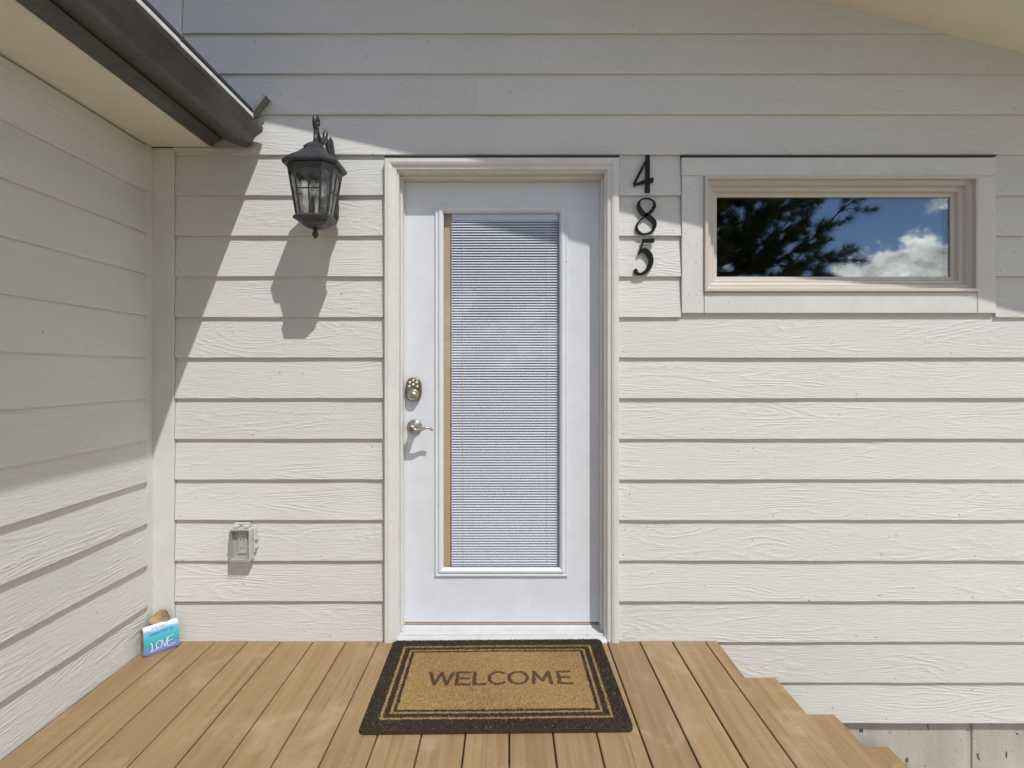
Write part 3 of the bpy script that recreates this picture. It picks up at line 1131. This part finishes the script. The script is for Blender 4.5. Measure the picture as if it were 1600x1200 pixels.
for i in range(8):
    j = (i + 1) % 8
    A, B_, Cc, D_ = bot8[i], bot8[j], top8[j], top8[i]
    cen = (A + B_ + Cc + D_) / 4
    nrm = (B_ - A).cross(D_ - A).normalized()
    ins = [cen + (v - cen) * 0.97 for v in (A, B_, Cc, D_)]
    th = nrm * 0.0012
    pv = [v + th for v in ins] + [v - th for v in ins]
    geo("glass_pane", pv, [(0, 1, 2, 3), (7, 6, 5, 4), (0, 4, 5, 1), (1, 5, 6, 2), (2, 6, 7, 3), (3, 7, 4, 0)], M['seed_glass'], lan)
    if i % 2 == 0:
        mb, mt = (A + B_) / 2, (Cc + D_) / 2
        l1, r1 = A.lerp(D_, 0.52), B_.lerp(Cc, 0.52)
        geo("glazing_bar", *tube([mb, mt], 0.0034, 6), M['lantern'], lan)
        geo("glazing_bar", *tube([l1, r1], 0.0030, 6), M['lantern'], lan)
    # arched spandrel under the top rail
    ar = []
    for q in range(9):
        t = q / 8
        e = D_.lerp(Cc, t)
        dn = (A.lerp(B_, t) - e)
        ar.append((e, e + dn * (0.05 + 0.17 * abs(2 * t - 1) ** 2)))
    av = []
    for e, f_ in ar:
        av += [e + nrm * 0.003, f_ + nrm * 0.003, f_ - nrm * 0.001, e - nrm * 0.001]
    geo("arch_spandrel", *loft([av[4 * q:4 * q + 4] for q in range(9)]), M['lantern'], lan)
# candle cluster
for a in (0.4, 2.5, 4.6):
    X, Y = LXc + 0.022 * math.cos(a), LYc + 0.022 * math.sin(a)
    geo("candle_sleeve", *lathe([(0.0085, 1.80), (0.0085, 1.868), (0.006, 1.870)], (X, Y, 0), 'Z', 14), M['candle'], lan, True)
    geo("bulb", *lathe([(0.006, 1.870), (0.013, 1.888), (0.0145, 1.898), (0.010, 1.920), (0.004, 1.938), (0.0, 1.942)], (X, Y, 0), 'Z', 14), M['seed_glass'], lan, True)
# wall plate with a pointed top and foot
pl = []
for (w, z) in ((0.004, 1.822), (0.022, 1.832), (0.034, 1.850), (0.036, 1.90), (0.030, 1.96), (0.026, 2.08), (0.020, 2.12), (0.014, 2.16), (0.010, 2.185), (0.003, 2.20)):
    pl.append((w, z))
poly = [(LXc - w, z) for w, z in pl] + [(LXc + w, z) for w, z in reversed(pl)]
inner = [(LXc + (x - LXc) * 0.72, 2.03 + (z - 2.03) * 0.93) for x, z in poly]
rings = [[Vector((x, -0.0125, z)) for x, z in poly], [Vector((x, -0.024, z)) for x, z in poly], [Vector((x, -0.032, z)) for x, z in inner]]
geo("wall_plate", *loft(rings), M['lantern'], lan)
# curled arm
zq = lambda z: 2.095 + (z - 2.095) * 0.74
arm = catmull([(p[0], p[1] if p[1] > -0.05 else p[1] * 0.205 / 0.235, zq(p[2])) for p in [(LXc, -0.028, 2.085), (LXc, -0.060, 2.135), (LXc, -0.085, 2.185), (LXc, -0.100, 2.212), (LXc, -0.108, 2.190), (LXc, -0.128, 2.158), (LXc, -0.160, 2.142),
               (LXc, -0.195, 2.150), (LXc, -0.225, 2.176), (LXc, -0.243, 2.210), (LXc, -0.238, 2.238), (LXc, -0.218, 2.246), (LXc, -0.203, 2.232), (LXc, -0.206, 2.214), (LXc, -0.219, 2.212)]], 8)
na = len(arm)
geo("curled_arm", *tube(arm, [0.008 if t < 0.2 else 0.0118 - 0.004 * (t - 0.2) if t < 0.93 else 0.010 for t in [i / na for i in range(na)]], 10), M['lantern'], lan, True)
geo("arm_knob", *lathe([(0.0, 2.175), (0.010, 2.180), (0.011, 2.188), (0.006, 2.196), (0.003, 2.203), (0, 2.209)], (LXc, -0.087, 0), 'Z', 14), M['lantern'], lan, True)
geo("hanger_stem", *tube([(LXc, LYc, 2.090), (LXc, LYc + 0.003, 2.115), (LXc, LYc + 0.006, 2.150)], [0.012, 0.009, 0.009], 10), M['lantern'], lan, True)

# ------------------------------------------------------------------ outlet cover
ox0, ox1, oz0, oz1 = px(366), px(400), pz(872), pz(821)
out = empty("outlet_cover", ((ox0 + ox1) / 2, 0, oz0), "grey weatherproof outlet box with clear lid low on the wall left of the door", "outlet cover")


def rrect(x0, x1, z0, z1, r, y, n_=4):
    p = []
    for cx_, cz_, a0 in ((x1 - r, z0 + r, -90), (x1 - r, z1 - r, 0), (x0 + r, z1 - r, 90), (x0 + r, z0 + r, 180)):
        for q in range(n_ + 1):
            a = R(a0 + 90 * q / n_)
            p.append(Vector((cx_ + r * math.cos(a), y, cz_ + r * math.sin(a))))
    return p


def rframe(x0, x1, z0, z1, r, t, y0, y1):
    a, b = rrect(x0, x1, z0, z1, r, y0), rrect(x0 + t, x1 - t, z0 + t, z1 - t, max(r - t, .001), y0)
    c_, d = rrect(x0, x1, z0, z1, r, y1), rrect(x0 + t, x1 - t, z0 + t, z1 - t, max(r - t, .001), y1)
    vs, fs = loft([a, b, d, c_, a], False)
    return vs, fs


geo("back_box", *rframe(ox0, ox1, oz0, oz1, 0.008, 0.006, -0.010, -0.036), M['plastic'], out)
box("receptacle_plate", ox0 + 0.006, ox1 - 0.006, -0.020, -0.0095, oz0 + 0.006, oz1 - 0.006, M['plastic'], out, 0.001)
rc = box("receptacle", ox0 + 0.028, ox1 - 0.028, -0.026, -0.0205, oz0 + 0.028, oz1 - 0.020, M['plastic_w'], out, 0.002)
for zz_ in (0.048, 0.085):
    for xx in (-0.006, 0.006):
        cxm = (ox0 + ox1) / 2
        box("slot", cxm + xx - 0.001, cxm + xx + 0.001, -0.0268, -0.0262, oz0 + zz_, oz0 + zz_ + 0.008, M['black'], rc, 0)
geo("lid_frame", *rframe(ox0 + 0.001, ox1 - 0.001, oz0 + 0.001, oz1 - 0.001, 0.009, 0.007, -0.0365, -0.050), M['plastic'], out)
a = rrect(ox0 + .008, ox1 - .008, oz0 + .008, oz1 - .008, .005, -0.0495)
b = rrect(ox0 + .010, ox1 - .010, oz0 + .010, oz1 - .010, .006, -0.066)
b2 = rrect(ox0 + .016, ox1 - .016, oz0 + .016, oz1 - .016, .006, -0.070)
vs, fs = loft([a, b, b2], False)
fs.append(tuple(range(2 * len(a), 3 * len(a))))
geo("clear_lid", vs, fs, M['cover'], out)
for X in (372, 388):
    box("hinge", px(X) - 0.001, px(X) + 0.022, -0.046, -0.012, oz1 + 0.0005, oz1 + 0.013, M['plastic'], out, 0.003)
box("hinge_bar", px(371), px(395), -0.030, -0.016, oz1 + 0.0135, oz1 + 0.019, M['plastic'], out, 0.002)
box("side_flange", ox1 + 0.0005, ox1 + 0.010, -0.030, -0.011, oz0 + 0.035, oz1 - 0.002, M['plastic'], out, 0.003)
for zz_ in (0.052, 0.088):
    box("latch_tab", ox1 + 0.0105, ox1 + 0.017, -0.036, -0.012, oz0 + zz_, oz0 + zz_ + 0.012, M['plastic'], out, 0.002)

# ------------------------------------------------------------------ deck and steps
deck = empty("wooden_deck", (-0.3, -1.6, GZ), "tan composite board deck in front of the door", "deck")
BW, GAP = 0.1425, 0.0050
DTH = 0.0245
YB, YF = -0.012, -3.3


def board(x0, x1, ztop, parent, y0=YF, y1=YB, bev=0.0022):
    o = box("deck_board", x0, x1, y0, y1 + random.uniform(-0.0015, 0), ztop - DTH, ztop, M['deck'], parent, bev)
    return o


EDGE = px(1118.5)
xs = px(1099.0)
board(xs + 0.004, EDGE, 0.0, deck)
x = xs
wid_g = {1: 0.0058, 2: 0.0066, 3: 0.006}
q = 0
while x - BW > CX + 0.02:
    q += 1
    g = wid_g.get(q, 0.0050)
    xa = x - BW
    # boards under the casing stop at the sill
    y1 = YB
    if xa < CX1 and x > CX0:
        y1 = -0.0135
    board(xa + g / 2, x - g / 2 if q > 1 else x - 0.0005, random.uniform(-0.0008, 0.0), deck, y1=y1)
    x -= BW
board(CX + 0.014, x - 0.002, 0.0, deck)
for Y in np.arange(-3.2, -0.05, 0.4):
    box("joist", CX + 0.03, EDGE - 0.03, Y, Y + 0.04, -0.26, -0.0255, M['joist'], deck, 0)
box("joist", CX + 0.03, EDGE - 0.03, -0.055, -0.014, -0.26, -0.0255, M['joist'], deck, 0)
box("rim_board", EDGE - 0.027, EDGE - 0.012, YF, YB - 0.003, -0.159, -0.0255, M['deck'], deck)
steps = empty("deck_steps", (EDGE + 0.35, -1.6, GZ), "tan composite steps going down to the right of the deck", "steps")
ex = EDGE
TRD = 0.2555
for s, zt_ in enumerate((-0.1605, -0.3215, -0.462)):
    x0 = ex - 0.010
    x1 = px((1209.5, 1300.5, 1384)[s])
    xm = ex + 0.115
    board(x0, xm - 0.0025, zt_, steps)
    board(xm + 0.0025, x1, zt_, steps)
    box("riser_board", x1 - 0.028, x1 - 0.013, YF, YB - 0.003, zt_ - 0.134, zt_ - 0.0255, M['deck'], steps)
    for Y in (-3.2, -2.2, -1.2, -0.2, -0.06):
        box("stringer", ex - 0.008, x1 - 0.03, Y, Y + 0.04, GZ, zt_ - 0.0255, M['joist'], steps, 0)
    ex = x1

# ------------------------------------------------------------------ door mat
MW, MD = 0.898, 0.594
MC = Vector((-0.0445, -0.3275, 0.0))
MROT = R(0.9)
SX = 0.9 / 1330.0
u0 = -0.257
LET = []


def seg(x0_, y0_, x1_, y1_):
    LET.append(('s', x0_, y0_, x1_, y1_))


Hh = 0.040


def X_(zx):
    return u0 + (zx - 430) * SX


def E_(a, b):
    for yy in (-Hh, 0, Hh):
        seg(X_(a) + .004, yy, X_(b) - (0.004 if yy == 0 else 0), yy)
    seg(X_(a) + .004, -Hh, X_(a) + .004, Hh)


seg(X_(432), Hh, X_(464), -Hh); seg(X_(464), -Hh, X_(496), Hh); seg(X_(496), Hh, X_(530), -Hh); seg(X_(530), -Hh, X_(562), Hh)
E_(580, 655)
seg(X_(683), Hh, X_(683), -Hh); seg(X_(683), -Hh, X_(745), -Hh)
ccx, crx = X_(815), (X_(855) - X_(768)) / 2 + .004
for q in range(16):
    a0, a1 = R(48 + 264 * q / 16), R(48 + 264 * (q + 1) / 16)
    seg(ccx + crx * math.cos(a0), Hh * math.sin(a0), ccx + crx * math.cos(a1), Hh * math.sin(a1))
ocx, orx = X_(928), (X_(980) - X_(876)) / 2
for q in range(20):
    a0, a1 = 2 * math.pi * q / 20, 2 * math.pi * (q + 1) / 20
    seg(ocx + orx * math.cos(a0), Hh * math.sin(a0), ocx + orx * math.cos(a1), Hh * math.sin(a1))
seg(X_(1012), -Hh, X_(1020), Hh); seg(X_(1020), Hh, X_(1061), -Hh * .55); seg(X_(1061), -Hh * .55, X_(1102), Hh); seg(X_(1102), Hh, X_(1110), -Hh)
E_(1150, 1222)


def mat_zone(u, v):
    """0 black, 1 tan, 2 letter; u across, v towards the door, from the mat's middle"""
    d = np.minimum(MW / 2 - np.abs(u), MD / 2 - np.abs(v))
    z_ = np.ones_like(u, dtype=int)
    z_[d < 0.055] = 0
    z_[(d >= 0.064) & (d < 0.085)] = 0
    z_[(d >= 0.094) & (d < 0.106)] = 0
    best = np.full(u.shape, 9.0)
    for (_, a, b, c_, d_) in LET:
        ex_, ey = c_ - a, d_ - b
        L2 = ex_ * ex_ + ey * ey + 1e-12
        t = np.clip(((u - a) * ex_ + (v - b) * ey) / L2, 0, 1)
        best = np.minimum(best, np.hypot(u - (a + t * ex_), v - (b + t * ey)))
    z_[best < 0.0068] = 2
    return z_


mat_ = empty("door_mat", MC, "coir WELCOME doormat with black border lying before the door", "doormat")
mat_.rotation_euler = (0, 0, MROT)
nx, ny = 300, 204
gx, gy = np.meshgrid(np.linspace(-MW / 2, MW / 2, nx + 1), np.linspace(-MD / 2, MD / 2, ny + 1), indexing='ij')
hz = 0.0145 + rng.normal(0, 0.0007, gx.shape) + 0.0006 * np.sin(gx * 11 + gy * 7)
edge = np.minimum(MW / 2 - np.abs(gx), MD / 2 - np.abs(gy))
hz = np.where(edge < 0.006, hz - 0.003, hz)
# rounded corners
rcx, rcy = np.abs(gx) - (MW / 2 - 0.02), np.abs(gy) - (MD / 2 - 0.02)
cd = np.hypot(np.maximum(rcx, 0), np.maximum(rcy, 0))
fac = np.where((rcx > 0) & (rcy > 0) & (cd > 0.02), 0.02 / np.maximum(cd, 1e-6), 1.0)
px_ = np.where(fac < 1, np.sign(gx) * (MW / 2 - 0.02 + rcx * fac), gx)
py_ = np.where(fac < 1, np.sign(gy) * (MD / 2 - 0.02 + rcy * fac), gy)
jit = 0.0009
V = np.stack([px_ + rng.normal(0, jit, gx.shape), py_ + rng.normal(0, jit, gx.shape), hz], -1).reshape(-1, 3)
ii, jj = np.meshgrid(np.arange(nx), np.arange(ny), indexing='ij')
A = ii * (ny + 1) + jj
quads = np.stack([A, A + ny + 1, A + ny + 2, A + 1], -1).reshape(-1, 4)
cu = (gx[:-1, :-1] + gx[1:, 1:]) / 2
cv = (gy[:-1, :-1] + gy[1:, 1:]) / 2
zn = mat_zone((cu + rng.normal(0, 0.0012, cu.shape)).ravel(), (cv + rng.normal(0, 0.0012, cv.shape)).ravel())


def np_mesh(name, V, faces, mats, idx=None, smooth=False):
    me = bpy.data.meshes.new(name)
    k_ = faces.shape[1]
    me.vertices.add(len(V))
    me.vertices.foreach_set("co", V.astype(np.float32).ravel())
    me.loops.add(faces.size)
    me.loops.foreach_set("vertex_index", faces.astype(np.int32).ravel())
    me.polygons.add(len(faces))
    me.polygons.foreach_set("loop_start", np.arange(0, faces.size, k_, dtype=np.int32))
    me.polygons.foreach_set("loop_total", np.full(len(faces), k_, dtype=np.int32))
    for m in mats:
        me.materials.append(m)
    if idx is not None:
        me.polygons.foreach_set("material_index", idx.astype(np.int32))
    if smooth:
        me.polygons.foreach_set("use_smooth", np.ones(len(faces), dtype=bool))
    me.update(calc_edges=True)
    me.validate()
    return me


coir = [M['coir_black'], M['coir_tan'], M['coir_letter'], M['coir_light']]


def child(name, me, parent):
    o = bpy.data.objects.new(name, me)
    C.objects.link(o)
    o.parent = parent
    return o


child("coir_face", np_mesh("coir_face", V, quads, coir, zn), mat_)
bk = bpy.data.meshes.new("rubber_backing")
rp = rrect(-MW / 2, MW / 2, -MD / 2, MD / 2, 0.02, 0)
bv, bf = loft([[Vector((p.x, p.z, 0.0012)) for p in rp], [Vector((p.x, p.z, 0.0125)) for p in rp]])
child("rubber_backing", mesh_of("rubber_backing", bv, bf, M['coir_black']), mat_)
NF = 120000
fu = rng.uniform(-MW / 2 + 0.002, MW / 2 - 0.002, NF)
fv = rng.uniform(-MD / 2 + 0.002, MD / 2 - 0.002, NF)
okc = ~((np.abs(fu) > MW / 2 - 0.012) & (np.abs(fv) > MD / 2 - 0.012))
fu, fv = fu[okc], fv[okc]
NF = len(fu)
fz = mat_zone(fu, fv)
pick = rng.uniform(0, 1, NF)
fz = np.where(((fz == 1) & (pick < 0.14)) | ((fz == 0) & (pick < 0.035)), 3, fz)
fz = np.where((fz == 1) & (pick > 0.93), 2, fz)
ang = rng.uniform(0, 2 * np.pi, NF)
ln = rng.uniform(0.002, 0.0065, NF)
lean = rng.normal(0, 0.45, (NF, 2)) * ln[:, None]
wdt = 0.00060
b0 = np.stack([fu - np.cos(ang) * wdt, fv - np.sin(ang) * wdt, np.full(NF, 0.0138)], -1)
b1 = np.stack([fu + np.cos(ang) * wdt, fv + np.sin(ang) * wdt, np.full(NF, 0.0138)], -1)
tp = np.stack([fu + lean[:, 0], fv + lean[:, 1], 0.0140 + ln], -1)
Vf = np.stack([b0, b1, tp], 1).reshape(-1, 3)
Ff = np.arange(NF * 3).reshape(-1, 3)
tag(child("coir_fibres", np_mesh("coir_fibres", Vf, Ff, coir, fz), mat_), kind='stuff')

# ------------------------------------------------------------------ painted LOVE block and the log piece behind it
th_ = R(50)
lb = Vector((-1.497, -0.158, 0.001))
rb = Vector((math.cos(th_), math.sin(th_), 0))
back = Vector((-math.sin(th_), math.cos(th_), 0))
love = empty("painted_block", lb + rb * 0.065, "small block painted blue with white LOVE lettering in the corner", "painted block", None)
TILT = R(-9)
love.rotation_euler = (TILT, 0, th_)
T_ = 0.038
rings = []
for s_, xx in ((0.90, -0.0665), (0.985, -0.063), (1.0, -0.045), (1.01, 0.0), (1.0, 0.045), (0.97, 0.061), (0.86, 0.066)):
    r = []
    for (yy, zz_) in ((0.004, 0.0), (T_ * 0.5, -0.001), (T_ * 0.95, 0.006), (T_, 0.05), (T_ * 0.92, 0.100), (T_ * 0.5, 0.116), (0.006, 0.116), (0.0, 0.110),
                      (0.0, 0.08), (0.0, 0.05), (0.0, 0.008)):
        jx = 0.0015 * math.sin(zz_ * 90 + xx * 40)
        zc = 0.058
        r.append(Vector((xx + jx, yy if yy < .001 else yy + 0.002 * math.sin(xx * 60), zc + (zz_ - zc) * s_ + 0.004 * (xx / 0.066) * 0)))
    rings.append(r)
bv, bf = loft(rings)
me = mesh_of("block_body", bv, bf, [M['rawwood'], M['paintblock']])
for p in me.polygons:
    if p.normal.y < -0.35 or (p.normal.z > 0.5 and p.center.y < 0.02):
        p.material_index = 1
child("block_body", me, love)


def flat_strokes(name, strokes, w, mat, y=-0.0006):
    parts = []
    for qn, s in enumerate(strokes):
        P = catmull(s, 5)
        parts.append(tube([(a, y - 0.00008 * qn, b) for a, b in P], w, 6, 0.35))
    child(name, mesh_of(name, *merge(*parts), mat), love)


flat_strokes("love_lettering", [
    [(-0.041, 0.050), (-0.036, 0.040), (-0.037, 0.022), (-0.040, 0.014), (-0.024, 0.019), (-0.014, 0.020)],
    [(-0.012, 0.050), (-0.020, 0.040), (-0.020, 0.026), (-0.009, 0.020), (-0.001, 0.028), (-0.002, 0.044), (-0.012, 0.050)],
    [(0.000, 0.050), (0.006, 0.034), (0.010, 0.019), (0.016, 0.036), (0.021, 0.053)],
    [(0.024, 0.052), (0.021, 0.036), (0.020, 0.018), (0.036, 0.019), (0.050, 0.021)],
    [(0.023, 0.052), (0.034, 0.054), (0.045, 0.055)], [(0.022, 0.036), (0.032, 0.037), (0.041, 0.038)]],
    0.0013, M['whitepaint'])


def text_mesh(txt, size, mat, loc, name, wscale=1.0, rot=0.0):
    cu_ = bpy.data.curves.new(name, 'FONT')
    cu_.body = txt
    cu_.size = size
    cu_.align_x = 'CENTER'
    cu_.resolution_u = 2
    tmp = bpy.data.objects.new(name, cu_)
    C.objects.link(tmp)
    dg = bpy.context.evaluated_depsgraph_get()
    me_ = bpy.data.meshes.new_from_object(tmp.evaluated_get(dg))
    C.objects.unlink(tmp)
    bpy.data.objects.remove(tmp)
    me_.materials.clear()
    me_.materials.append(mat)
    o = child(name, me_, love)
    o.location = loc
    o.rotation_euler = (R(90), rot, 0)
    o.scale = (wscale, 1, 1)
    return o


text_mesh("AND THE", 0.0085, M['inkpaint'], (-0.012, -0.0008, 0.1015), "small_lettering", 1.3)
text_mesh("GREATEST IS", 0.0135, M['inkpaint'], (-0.002, -0.0012, 0.079), "small_lettering", 1.15, R(-2))

lg = []
lc = Vector((-1.497, -0.064, 0.0))
rr = random.Random(3)
prof_ = [1 + 0.10 * math.cos(2 * a_ + .6) + 0.06 * math.cos(3 * a_) for a_ in [2 * math.pi * q / 22 for q in range(22)]]
for h_, s_ in ((0.0, 1.0), (0.03, 0.97), (0.07, 1.0), (0.112, 0.96), (0.121, 0.97)):
    ring = []
    for q in range(22):
        a_ = 2 * math.pi * q / 22
        r_ = 0.036 * s_ * prof_[q] * (1 + 0.04 * math.sin(5 * a_ + h_ * 60))
        notch = 0.010 if h_ > 0.1 and 0.8 < a_ < 2.0 else 0
        ring.append(lc + Vector((r_ * 1.1 * math.cos(a_), r_ * 0.95 * math.sin(a_), 0.001 + h_ + (0.014 * math.sin(a_) if h_ > 0.1 else 0) + notch)))
    lg.append(ring)
vs, fs = loft(lg)
o = geo("log_piece", vs, fs, [M['barkwood'], M['rawwood']])
for p in o.data.polygons:
    if p.normal.z > 0.6:
        p.material_index = 1
tag(o, "short cut piece of bark-sided log standing behind the painted LOVE block", "log")

# ------------------------------------------------------------------ pine behind the viewer, seen in the window glass
TX, TYY = 3.85, -8.0
pine = empty("pine_tree", (TX, TYY, GZ), "tall ponderosa pine reflected in the window glass", "tree")
geo("trunk", *tube([(TX + 0.10 * math.sin(h * 0.7), TYY + 0.07 * math.cos(h * 0.9), GZ + h) for h in np.linspace(-0.1, 9.6, 14)],
                   [0.19 * (1 - 0.93 * i_ / 13) + 0.01 for i_ in range(14)], 12), M['bark'], pine, True)
bt = []
tufts = []
r_ = random.Random(21)
for b_ in range(110):
    h = 1.9 + 7.2 * (b_ / 110.0) + r_.uniform(-0.15, 0.15)
    az = b_ * 2.399 + r_.uniform(-0.4, 0.4)
    L = (2.05 * (1 - (h - 1.5) / 9.0) ** 0.8 + 0.25) * r_.uniform(0.75, 1.2)
    p0 = Vector((TX, TYY, GZ + h))
    pts = []
    for s in range(7):
        t = s / 6
        pts.append(p0 + Vector((math.cos(az) * L * t, math.sin(az) * L * t, 0.10 * L * t - 0.28 * L * t * t * (1 - t) + 0.32 * L * t ** 3)) +
                   Vector((r_.gauss(0, .03), r_.gauss(0, .03), r_.gauss(0, .03))) * t)
    bt.append(tube(pts, [0.035 * (1 - 0.8 * s / 6) + 0.004 for s in range(7)], 6))
    for s in range(2, 7):
        for _ in range(4 if s < 6 else 3):
            a2 = az + r_.uniform(-1.3, 1.3)
            tl = r_.uniform(0.18, 0.55)
            q0 = pts[s]
            q1 = q0 + Vector((math.cos(a2) * tl, math.sin(a2) * tl, r_.uniform(-0.05, 0.28)))
            bt.append(tube([q0, (q0 + q1) / 2 + Vector((0, 0, 0.02)), q1], [0.010, 0.008, 0.005], 4))
            for w_ in (0.45, 0.75, 1.0):
                tufts.append((q0.lerp(q1, w_), (q1 - q0).normalized()))
        tufts.append((pts[s], (pts[s] - pts[s - 1]).normalized()))
geo("branches", *merge(*bt), M['bark'], pine)
NN = 64
TP = np.array([list(t[0]) for t in tufts])
TD = np.array([list(t[1]) for t in tufts])
nt = len(TP)
base = np.repeat(TP, NN, 0) + rng.normal(0, 0.02, (nt * NN, 3))
d = np.repeat(TD, NN, 0) * 0.7 + rng.normal(0, 0.62, (nt * NN, 3))
d /= np.linalg.norm(d, axis=1)[:, None]
ln = rng.uniform(0.10, 0.20, nt * NN)
sd = np.cross(d, rng.normal(0, 1, d.shape))
sd /= np.linalg.norm(sd, axis=1)[:, None]
wn = 0.0045
Vn = np.stack([base - sd * wn, base + sd * wn, base + d * ln[:, None]], 1).reshape(-1, 3) - np.array([TX, TYY, GZ])
Fn = np.arange(len(Vn)).reshape(-1, 3)
tag(child("crown", np_mesh("crown", Vn, Fn, [M['needle']]), pine), kind='stuff')
